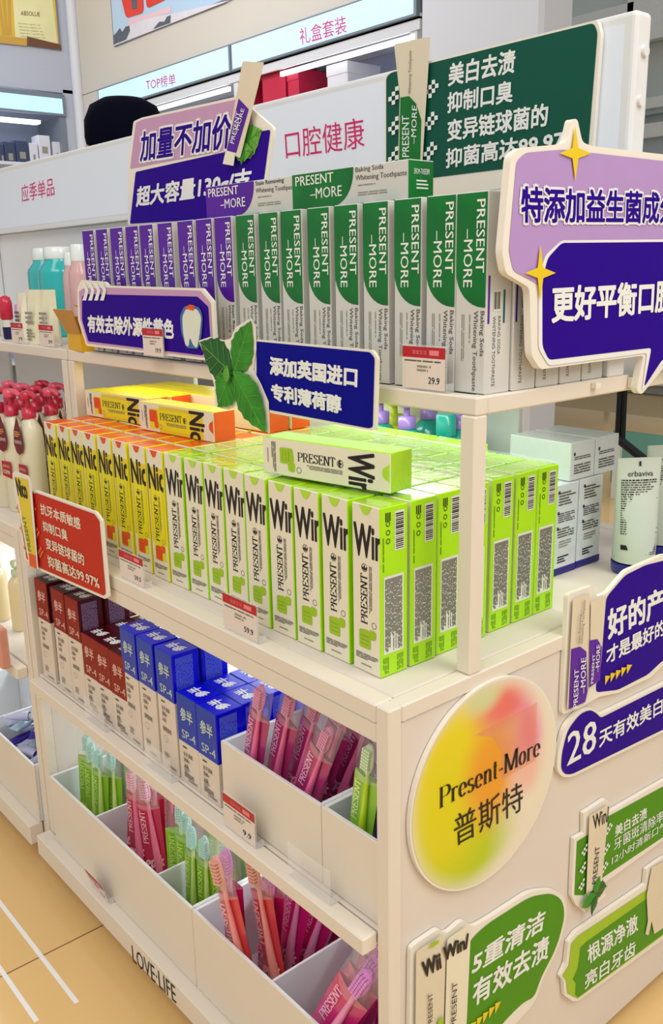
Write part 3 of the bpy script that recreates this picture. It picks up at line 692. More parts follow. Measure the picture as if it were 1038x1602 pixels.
# ------------------------------------------------------------------ silver cartons on the upper shelf
PW, PD, PH = .0435, .042, .2105
def silver_meshes(kind):
    w, d, h = PW, PD, PH; c = kind
    out = {'carton_body': MB().bbox(-w / 2, w / 2, -d / 2, d / 2, 0, h, 'silver_card', .001, {'t': c, 'b': c}).mesh('carton_body')}
    f = fr_front(w, d); q = MB()
    zb_ = h * .44
    pts = [(.0005, h - .001), (w - .0005, h - .001), (w - .0005, zb_)]
    for i in range(9):
        t = i / 8; pts.append((w * .92 - w * .92 * math.sin(t * 1.57) + .0005 * t, zb_ + .038 * (1 - math.cos(t * 1.57))))
    q.poly(f, pts, E3, c)
    q.text(f, 'PRESENT', (w * .66, h - .008), (w * .66, h - .082), (w * .93, h - .008), E3 * 2, 'print_white', .015)
    q.text(f, '–MORE', (w * .26, h - .037), (w * .26, h - .097), (w * .55, h - .037), E3 * 2, 'print_white', .01)
    g = 'ink' if kind == 'purple' else 'grey_ink'
    q.text(f, 'Stain Removing' if kind == 'purple' else 'Baking Soda', (w * .80, .089), (w * .80, .089 - (.062 if kind == 'purple' else .048)), (w * .97, .089), E3, g, .02)
    q.text(f, 'Whitening Toothpaste', (w * .58, .089), (w * .56, .003), (w * .76, .089), E3, 'grey_ink', .02)
    q.micro(f, w * .47, w * .52, .05, .085, 1, E3, 'pale_ink', True, .7, 3); q.micro(f, w * .22, w * .34, .035, .085, 2, E3, 'pale_ink', True, .5, 5)
    out['front_print'] = q.mesh('front_print')
    r = fr_right(w, d); q = MB()
    q.quad(r, .003, .006, h - .135, h - .085, E3, 'purple'); q.quad(r, .028, .031, h - .135, h - .10, E3, 'sp_teal')
    q.quad(r, .012, .024, h - .122, h - .10, E3, 'label_white'); q.bars(r, .013, .023, h - .12, h - .102, 2 * E3, 'grey_ink', False, 6, 9)
    q.text(r, 'BAKING SODA' if kind != 'purple' else 'STAIN REMOVING', (.020, .083), (.020, .042), (.0245, .083), E3, 'grey_ink', 0)
    q.text(r, 'WHITENING TOOTHPASTE', (.0115, .083), (.0115, .008), (.0165, .083), E3, 'grey_ink', 0)
    out['side_print'] = q.mesh('side_print')
    t = fr_top(w, d, h); q = MB(); q.text(t, 'PRESENT', (.010, .014), (.034, .014), (.010, .019), E3, 'print_white', 0); q.text(t, '–MORE', (.016, .022), (.034, .022), (.016, .027), E3, 'print_white', 0)
    bf = Fr((-w / 2, d / 2, 0), (1, 0, 0), (0, -1, 0)); q.text(bf, 'PRESENT–MORE', (.028, .008), (.028, .034), (.034, .008), E3, 'print_white', 0)
    q.micro(bf, .012, .024, .010, .030, 3, E3, 'print_white', True, .4, 5)
    out['end_print'] = q.mesh('end_print')
    return out
mat('mid_green', (60, 140, 70), .5); mat('sp_teal', (20, 90, 100), .5)
SM = {'purple': silver_meshes('purple'), 'green': silver_meshes('green')}
def place_silver(kind, x, y, z, label, group, rot=(0, 0, 0), parts=('carton_body', 'front_print', 'side_print')):
    t = thing('toothpaste_carton', label, 'toothpaste box', (x, y, z), rot, group)
    for p in parts: obj(p, SM[kind][p], t)
    return t
zu = 1.0614
Yf = .150
edges = [(712, 305), (665, 312), (614, 316), (565, 318), (520, 322), (478, 327), (437, 330), (402, 333), (366, 337), (333, 341), (304, 343), (276, 346), (245, 349), (216, 353), (194, 356), (170, 359), (148, 361), (127, 363)]
for i, (px, py) in enumerate(edges):
    x = at(px, py, 1, Yf).x + PW / 2 + .002; k = 'green' if i < 9 else 'purple'
    place_silver(k, x, Yf + PD / 2 + rnd.uniform(0, .002), zu, 'silver and %s toothpaste carton standing on the upper shelf, %s %s one from the right' % (k, ordn(i if i < 9 else i - 9), k), 'silver cartons standing on the upper shelf', (0, 0, rnd.uniform(-.02, .02)), ('carton_body', 'front_print', 'side_print') if i == 0 else ('carton_body', 'front_print'))
for j in range(1, 5):
    place_silver('green', -.0265, Yf + PD / 2 + .0445 * j, zu, 'silver carton on the upper shelf end, %s behind the corner one' % ordn(j - 1), 'silver cartons standing on the upper shelf', parts=('carton_body', 'side_print'))
    if j < 2:
        for i in range(1, 9):
            x = at(*edges[i], 1, Yf).x + PW / 2 + .002
            if j == 1: place_silver('green', x, Yf + PD / 2 + .0445 * j, zu, 'silver and green carton in the second upper row, %s from the right' % ordn(i), 'silver cartons standing on the upper shelf', parts=('carton_body',))
def lay_silver(kind, p0, a, ztop, label, parts=('carton_body', 'front_print', 'end_print')):
    d = Vector((math.cos(a), math.sin(a))); n = Vector((-d.y, d.x)); c = Vector(p0) + d * PH + n * (PD / 2)
    t = thing('toothpaste_carton', label, 'toothpaste box', (c.x, c.y, ztop + PW / 2), (0, -math.pi / 2, a), 'silver cartons lying on the upper row')
    for p in parts: obj(p, SM[kind][p], t)
zs_ = zu + PH + .0008
p = at(331, 333, 2, zs_)
lay_silver('purple', (-.553, .163), .02, zs_, 'silver and purple carton lying on the standing purple ones')
lay_silver('green', (-.352, .166), .02, zs_, 'silver and green carton lying on the standing green ones')
# ------------------------------------------------------------------ SP-4 boxes on the middle shelf
def sp_meshes(kind, h):
    w, d = .0515, .046; c = 'sp_' + kind; ct = c + '_top'; zc_ = h - .078
    q = MB().bbox(-w / 2, w / 2, -d / 2, d / 2, 0, zc_, 'sp_white', .0008); out = {'carton_body': q.mesh('carton_body')}
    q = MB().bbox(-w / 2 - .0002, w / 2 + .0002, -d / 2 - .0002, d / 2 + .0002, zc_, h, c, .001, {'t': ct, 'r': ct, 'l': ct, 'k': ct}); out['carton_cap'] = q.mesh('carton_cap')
    f = fr_front(w, d + .0006); q = MB(); g = 'sp_gold' if kind == 'blue' else 'sp_rose'
    q.text(f, '参半', (.010, h - .042), (.042, h - .042), (.010, h - .020), E3, g, .031)
    q.text(f, 'SP-4', (.011, h - .070), (.047, h - .070), (.011, h - .056), E3, g, .01)
    q.micro(f, .011, .030, zc_ - .010, zc_ - .006, 1, E3, 'ink', seed=1)
    q.text(f, '全天清新', (.011, zc_ - .022), (.036, zc_ - .022), (.011, zc_ - .0145), E3, 'ink', .01)
    q.text(f, '清爽+', (.011, zc_ - .032), (.027, zc_ - .032), (.011, zc_ - .0245), E3, 'ink', .01)
    q.text(f, '冰泉', (.011, zc_ - .042), (.023, zc_ - .042), (.011, zc_ - .0345), E3, 'ink', .01)
    q.micro(f, .011, .036, zc_ - .058, zc_ - .050, 3, E3, 'grey_ink', seed=2)
    if h > .17: ring(q, f, .018, zc_ - .070, .006, 'pale_ink', .1)
    q.micro(f, .011, .026, .016, .028, 4, E3, 'pale_ink', seed=4); q.text(f, 'CHANBAN', (.02, .006), (.044, .006), (.02, .010), E3, 'grey_ink', .02)
    out['front_print'] = q.mesh('front_print')
    t = fr_top(w, d, h); q = MB()
    q.text(t, '参半', (w - .008, d - .012), (.008, d - .012), (w - .008, .012), E3, 'print_white', .045)
    r = fr_right(w + .0006, d); q.micro(r, .006, .036, zc_ + .006, h - .006, 14, E3, 'print_lilac' if kind == 'maroon' else 'sp_pale', True, .4, 6)
    q.micro(r, .006, .036, .006, zc_ - .006, 12, E3, 'pale_ink', True, .4, 6)
    out['top_print'] = q.mesh('top_print')
    return out
mat('sp_gold', (196, 214, 200), .4); mat('sp_rose', (232, 180, 170), .4); mat('sp_pale', (110, 130, 230), .5); mat('print_lilac', (150, 120, 160), .5)
SPM = {(k, h): sp_meshes(k, h) for k in ('blue', 'maroon') for h in (.2, .146)}
def place_sp(k, h, x, y, label, parts=('carton_body', 'carton_cap', 'front_print', 'top_print')):
    t = thing('toothpaste_carton', label, 'toothpaste box', (x, y, .4512), (0, 0, rnd.uniform(-.03, .03)), 'boxes with 参半 lettering on the middle shelf')
    for p in parts:
        o_ = obj(p, SPM[(k, h)][p], cp if p == 'top_print' else t)
        if p == 'carton_cap': cp = o_
sp = [('maroon', .2, -.962, 3), ('maroon', .2, -.889, 3), ('maroon', .2, -.833, 2), ('maroon', .146, -.777, 3), ('maroon', .146, -.728, 3), ('maroon', .146, -.6745, 3), ('blue', .2, -.630, 1), ('blue', .2, -.576, 1), ('blue', .2, -.519, 2), ('blue', .146, -.462, 5), ('blue', .146, -.408, 5)]
seen = {}
for k, h, xl_, n in sp:
    key = (k, h); seen[key] = seen.get(key, 0) + 1
    for j in range(n):
        xx = xl_ + .026 - (.0 if j == 0 else rnd.uniform(0, .002)); yy = .030 + (.0475 if not (h == .2 and j == 1) else .052) * j
        if xx + .027 > -.353 and yy > -.1: pass
        lab = '%s %s-topped box, %s of its kind from the left%s' % ('tall' if h == .2 else 'short', 'bright blue' if k == 'blue' else 'dark maroon', ordn(seen[key] - 1), ', front row' if j == 0 else ', %s row back' % ordn(j))
        place_sp(k, h, xx, yy, lab, ('carton_body', 'carton_cap', 'front_print', 'top_print') if j == 0 else ('carton_body', 'carton_cap', 'top_print'))
# ------------------------------------------------------------------ cut-out cards
def card_root(name, label, cat, fr, pts, group=None):
    P3 = [fr.p(*fr.px(*p)) for p in pts]; lo = min(P3, key=lambda v: v.z); c = sum(P3, Vector()) / len(P3)
    return thing(name, label, cat, (c.x, c.y, lo.z), group=group)
class Card:
    def __init__(s, name, label, cat, fr, outline, thick, r=.004, board='foam_white', group=None, nb='board'):
        s.fr = fr; s.t = card_root(name, label, cat, fr, outline, group); s.q = MB(); s.h = .0003
        q = MB(); pts = [fr.px(*p) for p in outline]; pts = rounded(pts, r) if r else pts
        q.slab(fr, pts, -thick, 0, board); part(nb, q, s.t)
    def region(s, name, pts, m, r=.003, lift=.0, px=True):
        q = MB(); p = [s.fr.px(*p) for p in pts] if px else pts
        p = rounded(p, r) if r else p
        s.h += .0003; q.poly(s.fr, p, s.h + lift, m); part(name, q, s.t); return p
    def words(s, t, bl, br, tl, m='print_white', bold=.04, outline=None, frac=1.0, obold=.09, name='lettering', lift=0):
        fr = s.fr; a, b_, c = fr.px(*bl), fr.px(*br), fr.px(*tl)
        b_ = (a[0] + (b_[0] - a[0]) / frac, a[1] + (b_[1] - a[1]) / frac)
        s.h += .0003
        if outline:
            q = MB(); q.text(fr, t, a, b_, c, s.h + lift, outline, obold, keep=True); part(name + '_outline', q, s.t); s.h += .0003
        q = MB(); q.text(fr, t, a, b_, c, s.h + lift, m, bold); part(name, q, s.t)
    def checks(s, corners, m='print_white', nx=4, ny=4, pat=((0, 0, 1, 0), (0, 1, 0, 1), (1, 0, 1, 0), (0, 1, 0, 0))):
        """checkered mark: corners bl, br, tl in photo pixels"""
        fr = s.fr; a, b_, c = (fr.px(*p) for p in corners); q = MB(); s.h += .0002
        for j in range(ny):
            for i in range(nx):
                if pat[j][i]:
                    f = lambda u, v: (a[0] + (b_[0] - a[0]) * u + (c[0] - a[0]) * v, a[1] + (b_[1] - a[1]) * u + (c[1] - a[1]) * v)
                    u0, u1 = i / nx, (i + 1) / nx; v0, v1 = (ny - 1 - j) / ny, (ny - j) / ny
                    q.add([fr.p(*f(u, v), s.h) for u, v in ((u0, v0), (u1, v0), (u1, v1), (u0, v1))], [(0, 1, 2, 3)], m)
        part('check_mark', q, s.t)
def leaf_pts(base, tip, w, n=8, jag=.06):
    bx, by = base; tx, ty = tip; dx, dy = tx - bx, ty - by; L = math.hypot(dx, dy); nx, ny = -dy / L, dx / L; a = []; c = []
    for i in range(1, n):
        t = i / n; ww = w * math.sin(math.pi * t ** .85) * (1 + (jag if i % 2 else -jag))
        a.append((bx + dx * t + nx * ww, by + dy * t + ny * ww)); c.append((bx + dx * t - nx * ww, by + dy * t - ny * ww))
    return [base] + a + [tip] + c[::-1]
def leaf(card, base, tip, w, m='mint', name='leaf', vein='mint_light', lift=0):
    fr = card.fr; B = fr.px(*base); T = fr.px(*tip); card.h += .0003
    L = math.hypot(T[0] - B[0], T[1] - B[1]); W_ = w * L
    pts = leaf_pts(B, T, W_, 12); q = MB()
    # slightly ridged blade: each half falls away from the midrib
    h = card.h + lift; n = 12; dx, dy = (T[0] - B[0]), (T[1] - B[1])
    rib = [(B[0] + dx * i / n, B[1] + dy * i / n) for i in range(n + 1)]
    L1 = [pts[0]] + pts[1:n] + [pts[n]]; R1 = [pts[0]] + pts[n + 1:][::-1] + [pts[n]]
    for i in range(n):
        q.add([fr.p(*rib[i], h + .0012), fr.p(*rib[i + 1], h + .0012), fr.p(*L1[i + 1], h), fr.p(*L1[i], h)], [(0, 1, 2, 3)], m, True)
        q.add([fr.p(*rib[i], h + .0012), fr.p(*R1[i], h), fr.p(*R1[i + 1], h), fr.p(*rib[i + 1], h + .0012)], [(0, 1, 2, 3)], m, True)
    q.stroke(fr, rib, W_ * .05, W_ * .05, h + .0014, vein)
    for i in range(2, n - 1, 2):
        for S in (L1, R1):
            e = (rib[i][0] * .15 + S[min(n, i + 1)][0] * .85, rib[i][1] * .15 + S[min(n, i + 1)][1] * .85)
            q.stroke(fr, [rib[i - 1], e], W_ * .03, W_ * .03, h + .0013, vein)
    part(name, q, card.t, None); card.h += .0012
    return pts
def star(card, cx, cy, w, h, m='star_yellow'):
    pts = []
    for k in range(4):
        a = k * math.pi / 2; pts.append((cx + w * math.cos(a), cy + h * math.sin(a))); a += math.pi / 4; pts.append((cx + w * .26 * math.cos(a), cy + h * .26 * math.sin(a)))
    card.region('star', pts, m, 0)
# A: lilac and purple card behind the standing cartons
fr = XF(.212)
A = Card('promotion_card', 'lilac and purple card reading 加量不加价 behind the purple cartons', 'sign', fr, [(200, 266), (209, 190), (222, 184), (380, 149), (396, 172), (428, 200), (427, 215), (408, 340), (200, 352)], .005)
A.region('lilac_field', [(204, 264), (213, 192), (224, 187), (378, 154), (394, 178), (398, 226)], 'pink_lavender', .004)
A.region('purple_field', [(204, 350), (213, 269), (366, 235), (412, 205), (424, 203), (406, 338)], 'deep_purple', .004)
A.words('加量不加价', (220, 254), (362, 232), (222, 206), 'deep_purple', .035, 'print_white', obold=.13)
A.words('超大容量130g/支', (214, 329), (393, 305), (216, 292), 'print_white', .05)
mat('tube_cream', (226, 214, 188), .35, .03)
leaf(A, (372, 236), (412, 204), .34, 'mint_light', vein='mint'); leaf(A, (372, 240), (398, 196), .25); leaf(A, (370, 238), (400, 236), .3, 'mint_light', vein='mint'); leaf(A, (384, 228), (384, 258), .25)
A.region('tube_picture', [(388, 97), (422, 99), (384, 248), (362, 238)], 'tube_cream', .003, .001)
A.region('tube_label', [(382, 155), (398, 172), (378, 240), (363, 236)], 'purple', .002, .001)
A.region('tube_cap', [(362, 236), (377, 240), (374, 260), (357, 257)], 'card_cream', .001, .001)
A.words('PRESENT', (375, 226), (385, 177), (369, 224), 'print_white', .01, lift=.001); A.words('–MORE', (381, 212), (392, 172), (376, 210), 'print_white', .01, lift=.001)
q = MB(); q.box(A.t.location.x - .06, A.t.location.x - .052, .212, .216, 1.0607, A.t.location.z + .01, 'foam_white'); part('support_strip', q, A.t)
q = MB(); q.box(A.t.location.x + .05, A.t.location.x + .058, .212, .216, 1.0607, A.t.location.z + .01, 'foam_white'); part('support_strip', q, A.t)
# B: dark green card on the header
fr = XF(.383)
B = Card('promotion_card', 'dark green card reading 美白去渍 fixed to the header light box', 'sign', fr, [(602, 283), (602, 118), (622, 108), (935, 31), (941, 52), (925, 272), (640, 318), (602, 318)], .006)
B.region('green_field', [(605, 280), (605, 121), (612, 114), (930, 36), (936, 50), (920, 248), (662, 280)], 'card_green', .005)
B.words('美白去渍', (702, 136), (806, 114), (704, 100)); B.words('抑制口臭', (701, 178), (803, 160), (702, 145)); B.words('变异链球菌的', (701, 222), (858, 198), (702, 188)); B.words('抑菌高达99.97%', (699, 264), (906, 232), (700, 233))
for x, y in ((667, 155), (666, 205), (665, 252)): B.checks([(x, y), (x + 21, y - 4), (x, y - 27)])
for x, y in ((610, 166), (610, 213), (610, 260)): B.checks([(x, y), (x + 16, y - 4), (x, y - 27)], nx=3, ny=4, pat=((0, 0, 1), (0, 1, 0), (1, 0, 1), (0, 1, 0)))
B.region('tube_picture', [(621, 70), (678, 58), (663, 292), (626, 292), (630, 150)], 'tube_cream', .004, .002)
B.region('tube_label', [(628, 292), (631, 153), (645, 151), (656, 163), (664, 188), (661, 292)], 'green', 0, .002)
B.words('PRESENT', (645, 246), (645, 181), (634, 246), 'print_white', .01, lift=.002); B.words('–MORE', (656, 226), (658, 166), (648, 225), 'print_white', .01, lift=.002)
B.words('Whitening Toothpaste', (649, 148), (650, 80), (644, 148), 'grey_ink', 0, lift=.002)
# C: speech bubble at the end of the upper shelf
fr = YF(.0165)
C_ = Card('promotion_card', 'lilac speech-bubble card with yellow stars reading 特添加益生菌成分 at the shelf end', 'sign', fr, [(786, 395), (800, 243), (815, 231), (876, 226), (888, 222), (896, 186), (904, 186), (912, 223), (930, 229), (1330, 275), (1330, 540), (1040, 574), (1004, 618), (996, 610), (1008, 556), (846, 578), (832, 556), (829, 450), (792, 428)], .009, .006)
C_.region('lilac_field', [(796, 392), (808, 252), (822, 239), (880, 234), (1320, 284), (1320, 500), (852, 500), (846, 448), (830, 438), (803, 424)], 'lavender', .006)
C_.region('white_band', [(842, 545), (842, 440), (852, 400), (878, 376), (1320, 372), (1320, 536), (1036, 568), (1004, 612), (1012, 552), (858, 572)], 'print_white', .006)
C_.region('purple_field', [(848, 542), (848, 440), (856, 404), (878, 380), (1320, 376), (1320, 528), (1036, 562), (1007, 606), (1019, 544), (858, 563)], 'deep_purple', .006)
C_.words('特添加益生菌成分', (814, 349), (1029, 350), (814, 291), 'deep_purple', .04, 'print_white', frac=.872, obold=.13)
C_.words('更好平衡口腔', (861, 506), (1022, 490), (862, 448), 'print_white', .05, frac=.829)
star(C_, 898, 240, 25, 44); star(C_, 843, 427, 24, 44)
q = MB(); 
for y in (.2, .36): q.box(.0, .021, y, y + .02, 1.063, 1.075, 'foam_white')
q2 = MB(); q2.box(.0005, .0075, .34, .35, 1.052, 1.058, 'foam_white'); part('hanging_clip', q2, C_.t)
q2 = MB(); q2.box(.0005, .0075, .42, .44, 1.045, 1.058, 'foam_white'); part('hanging_clip', q2, C_.t)
# D: purple tooth card on the upper rail
fr = XF(.118)
D = Card('promotion_card', 'purple card with a tooth reading 有效去除外源性黄色 on the upper shelf edge', 'sign', fr, [(121, 452), (127, 438), (165, 441), (170, 447), (317, 451), (334, 472), (338, 532), (322, 564), (135, 541), (122, 500)], .004, .003)
D.region('lilac_field', [(124, 456), (131, 451), (168, 450), (314, 455), (330, 474), (333, 530), (320, 559), (137, 537), (126, 498)], 'pink_lavender', .003)
D.region('purple_field', [(129, 500), (129, 464), (134, 460), (310, 464), (327, 480), (330, 530), (318, 556), (139, 534)], 'deep_purple', .003)
D.words('有效去除外源性黄色', (138, 520), (273, 531), (138, 492), 'print_white', .06)
for k in range(4):
    x = 129 + 9.5 * k; D.region('chevron', [(x, 442), (x + 5, 442), (x + 11, 454), (x + 7, 470), (x + 1, 470), (x + 6, 455)], 'print_white', 0)
D.region('tooth_shadow', [(284, 494), (290, 480), (302, 476), (315, 481), (320, 494), (318, 525), (313, 546), (294, 544), (286, 520)], 'tooth_blue' if 'tooth_blue' in MATS else (mat('tooth_blue', (60, 110, 170), .4).name), .006)
D.region('tooth', [(288, 496), (293, 484), (302, 482), (312, 484), (318, 496), (315, 525), (311, 545), (305, 540), (300, 527), (298, 542), (293, 540), (289, 518)], 'label_white', .005)
D.region('tooth_stain', [(292, 482), (300, 476), (308, 478), (306, 486), (298, 484)], 'orange_jug', .001)
# E: blue card with mint
fr = XF(.104)
Ec = Card('promotion_card', 'royal blue card with mint leaves reading 添加英国进口 hanging over the cartons', 'sign', fr, [(398, 531), (583, 548), (591, 560), (588, 673), (580, 674), (428, 647), (398, 640)], .004, .003)
Ec.region('blue_field', [(402, 534), (580, 551), (587, 560), (584, 668), (578, 670), (427, 642), (402, 634)], 'royal_blue', .003)
Ec.words('添加英国进口', (423, 586), (560, 607), (423, 557), 'print_white', .07); Ec.words('专利薄荷醇', (426, 626), (536, 648), (425, 599), 'print_white', .07)
Ec.region('leaf_backing', [(312, 533), (330, 527), (352, 532), (362, 530), (370, 512), (395, 497), (402, 512), (403, 545), (398, 578), (410, 600), (422, 628), (424, 679), (400, 664), (378, 632), (360, 642), (338, 636), (337, 604), (328, 572)], 'foam_white', .002)
leaf(Ec, (368, 586), (315, 535), .32, 'mint_dark'); leaf(Ec, (370, 584), (396, 502), .30); leaf(Ec, (366, 584), (346, 636), .42, 'mint'); leaf(Ec, (372, 580), (422, 676), .28, 'mint'); leaf(Ec, (363, 576), (366, 600), .35, 'mint_dark'); leaf(Ec, (362, 598), (364, 570), .3, 'mint_light', vein='mint')
q = MB(); q.box(Ec.t.location.x + .0, Ec.t.location.x + .02, .1085, .1305, 1.043, 1.049, 'acrylic'); part('hanging_clip', q, Ec.t)
q = MB(); q.box(Ec.t.location.x + .04, Ec.t.location.x + .06, .1085, .1305, 1.043, 1.049, 'acrylic'); part('hanging_clip', q, Ec.t)
# F: red card on the counter edge
fr = XF(-.012)
F_ = Card('promotion_card', 'red card reading 抗牙本质敏感 fixed to the counter edge above maroon boxes', 'sign', fr, [(22, 766), (23, 759), (30, 761), (52, 769), (55, 767), (150, 801), (159, 814), (170, 934), (164, 937), (64, 893), (50, 886), (38, 874)], .004, .002)
F_.region('red_field', [(25, 765), (30, 764), (54, 772), (57, 771), (148, 804), (156, 815), (166, 928), (163, 932), (62, 888), (42, 874)], 'brick_red', .002)
F_.words('抗牙本质敏感', (65, 804), (127.5, 829.5), (63, 786), 'card_cream', .03); F_.words('抑制口臭', (69, 830.5), (107.5, 847), (67, 813.5), 'card_cream', .03); F_.words('变异链球菌的', (74, 858), (134, 885.5), (72, 840), 'card_cream', .03); F_.words('抑菌高达99.97%', (78, 886.5), (158.5, 922.5), (75, 867.5), 'card_cream', .03)
mat('pale_red', (236, 120, 70), .5)
for x, y in ((50, 803), (56, 840), (62, 870)): F_.checks([(x, y), (x + 9, y + 4), (x - 2, y - 17)], 'pale_red')
for x, y in ((28, 800), (34, 832), (40, 862)): F_.checks([(x, y), (x + 7, y + 4), (x - 2, y - 17)], 'pale_red', nx=3, ny=4, pat=((0, 0, 1), (0, 1, 0), (1, 0, 1), (0, 1, 0)))
F_.region('tube_picture', [(23, 740), (28, 736), (50, 744), (53, 750), (64, 890), (50, 884)], 'foam_white', .002, .0015)
F_.region('tube_label', [(27, 745), (48, 749), (60, 868), (49, 864)], 'yellow_panel', .002, .0015)
F_.region('tube_cap', [(49, 864), (60, 868), (62, 889), (51, 884)], 'orange_jug', .001, .0015)
F_.words('Nico', (33, 775), (49, 781), (28, 746), 'ink', .05, lift=.0015); F_.words('PRESENT', (54, 862), (44, 806), (49, 861), 'leaf_green', .0, lift=.0015)
# ------------------------------------------------------------------ end panel boards
T = .006; fr = YF(T - .002)
L_ = [fr.px(642, 1281), fr.px(870, 1179.5), fr.px(811, 1065), fr.px(702, 1398)]
cy_ = (L_[0][0] + L_[1][0]) / 2; r_ = (L_[1][0] - L_[0][0]) / 2; cz_ = (L_[2][1] + L_[3][1]) / 2; rz_ = r_
m = mat('disc_print', (235, 225, 195), .35); nt = m.node_tree; bs = nt.nodes['Principled BSDF']
tc = nt.nodes.new('ShaderNodeTexCoord'); sx = nt.nodes.new('ShaderNodeSeparateXYZ'); nt.links.new(tc.outputs['Object'], sx.inputs[0])
def mth(op, a, b_=None, c=None):
    n = nt.nodes.new('ShaderNodeMath'); n.operation = op
    for i, v in enumerate((a, b_, c)):
        if v is None: continue
        if isinstance(v, (int, float)): n.inputs[i].default_value = v
        else: nt.links.new(v, n.inputs[i])
    return n.outputs[0]
def blob(cy, cz, ry, rz, edge=.35):
    a = mth('DIVIDE', mth('SUBTRACT', sx.outputs['Y'], cy), ry); b_ = mth('DIVIDE', mth('SUBTRACT', sx.outputs['Z'], cz), rz)
    d = mth('SQRT', mth('ADD', mth('MULTIPLY', a, a), mth('MULTIPLY', b_, b_)))
    n = nt.nodes.new('ShaderNodeMapRange'); n.interpolation_type = 'SMOOTHSTEP'; n.inputs[1].default_value = 1.0; n.inputs[2].default_value = edge; nt.links.new(d, n.inputs[0]); return n.outputs[0]
prev = None; base = (*lin((.93, .89, .80)), 1)
R0 = r_
for (cy, cz, ry, rz, col, edge) in [(-.42, .35, 1.0, .95, (235, 215, 30), .3), (-.35, -.6, .95, .75, (188, 206, 20), .3), (-.55, -.1, .8, .9, (226, 214, 12), .2), (.05, .1, .55, .75, (238, 160, 40), .3), (.22, .72, .62, .34, (236, 118, 110), .2), (.62, .35, .42, .75, (238, 120, 160), .2), (.62, -.1, .5, .35, (244, 190, 170), .1), (-.1, .88, .35, .22, (214, 216, 160), .2)]:
    mx = nt.nodes.new('ShaderNodeMix'); mx.data_type = 'RGBA'; nt.links.new(blob(cy * R0, cz * R0, ry * R0, rz * R0, edge), mx.inputs[0])
    if prev is None: mx.inputs[6].default_value = base
    else: nt.links.new(prev, mx.inputs[6])
    mx.inputs[7].default_value = (*lin([v / 255 for v in col]), 1); prev = mx.outputs[2]
mx = nt.nodes.new('ShaderNodeMix'); mx.data_type = 'RGBA'; nt.links.new(blob(-.12 * R0, .05 * R0, 1.02 * R0, 1.12 * R0, .72), mx.inputs[0]); mx.inputs[6].default_value = base; nt.links.new(prev, mx.inputs[7]); prev = mx.outputs[2]
nt.links.new(prev, bs.inputs['Base Color'])
d = thing('logo_disc', 'round gradient disc reading Present-More 普斯特 on the end panel', 'sign', (T - .002, cy_, cz_), group='boards on the end panel')
circ = [(cy_ + r_ * math.cos(a * math.pi / 36), cz_ + rz_ * math.sin(a * math.pi / 36)) for a in range(72)]
q = MB(); q.slab(fr, circ, -.006, 0, 'foam_white'); part('board', q, d)
q = MB(); q.poly(fr, [(cy_ + (r_ - .003) * math.cos(a * math.pi / 36), cz_ + (rz_ - .003) * math.sin(a * math.pi / 36)) for a in range(72)], .0004, 'disc_print'); part('printed_face', q, d)
mat('disc_peach', (244, 168, 120), .35, .08, 20); mat('disc_lemon', (222, 212, 60), .35, .08, 20)
q = MB(); a_, b2, c2 = fr.px(686, 1265), fr.px(845, 1180), fr.px(686, 1233); q.seriftext(fr, 'Present-More', a_, b2, c2, .0012, 'ink', .14, .025); part('lettering', q, d)
q = MB(); q.text(fr, '普斯特', fr.px(711, 1326), fr.px(818, 1267), fr.px(709, 1276), .0012, 'ink', .0); part('lettering', q, d)
# the bottle ghost printed on the disc
def disc_shape(pts, m, h): q = MB(); q.poly(fr, [fr.px(*p) for p in pts], h, m); return part('printed_shape', q, d)
m2 = mat('disc_shape', (246, 176, 140), .35, .05, 10, alpha=.35); m3 = mat('disc_shape_lime', (196, 208, 40), .35, .05, 10, alpha=.35)
disc_shape([(742, 1150), (840, 1099), (838, 1190), (784, 1220), (784, 1175), (770, 1152)], 'disc_shape', .0007)
# purple board with the tube pair and slogan
def arrows(card, pts, m, n=5):
    (x0, y0), (x1, y1), hh = pts
    for k in range(n):
        a = x0 + (x1 - x0) * k / n; b_ = y0 + (y1 - y0) * k / n; w = (x1 - x0) / n; g = (y1 - y0) / n
        card.region('arrow', [(a, b_ + hh), (a, b_ - hh * .6), (a + w, b_ + g * 1.2)], m, 0)
P1 = Card('slogan_board', 'purple fan-shaped board with two tube pictures reading 好的产品', 'sign', fr, [(880, 1118), (889, 930), (928, 916), (934, 934), (950, 928), (980, 893), (1038, 868), (1120, 862), (1180, 930), (1150, 1010), (1042, 1038), (1018, 1060), (968, 1084), (938, 1090), (908, 1108)], .006, .006, group='boards on the end panel')
P1.region('purple_field', [(932, 1083), (936, 1040), (949, 934), (978, 900), (1010, 884), (1038, 877), (1110, 872), (1170, 930), (1140, 1004), (1036, 1034), (1014, 1055), (967, 1079)], 'deep_purple', .008)
P1.words('好的产品', (951, 1002), (1037, 962), (950, 954), 'print_white', .05, frac=.74); P1.words('才是最好的产品', (948, 1040), (1038, 994), (948, 1012), 'print_white', .04, frac=.70)
arrows(P1, ((946, 1062), (987, 1040), 9), 'star_yellow')
P1.region('tube_picture', [(884, 1106), (893, 936), (919, 926), (919, 1078), (914, 1096)], 'tube_cream', .002, .0008)
P1.region('tube_label', [(886, 1108), (890, 1014), (904, 1010), (914, 1018), (916, 1080), (912, 1097)], 'purple', .001, .0008)
P1.region('tube_picture', [(917, 1076), (920, 940), (944, 930), (934, 1062)], 'tube_cream', .002, .0014)
P1.region('tube_label', [(917, 1074), (918, 1000), (930, 998), (937, 1010), (934, 1062)], 'purple', .001, .0014)
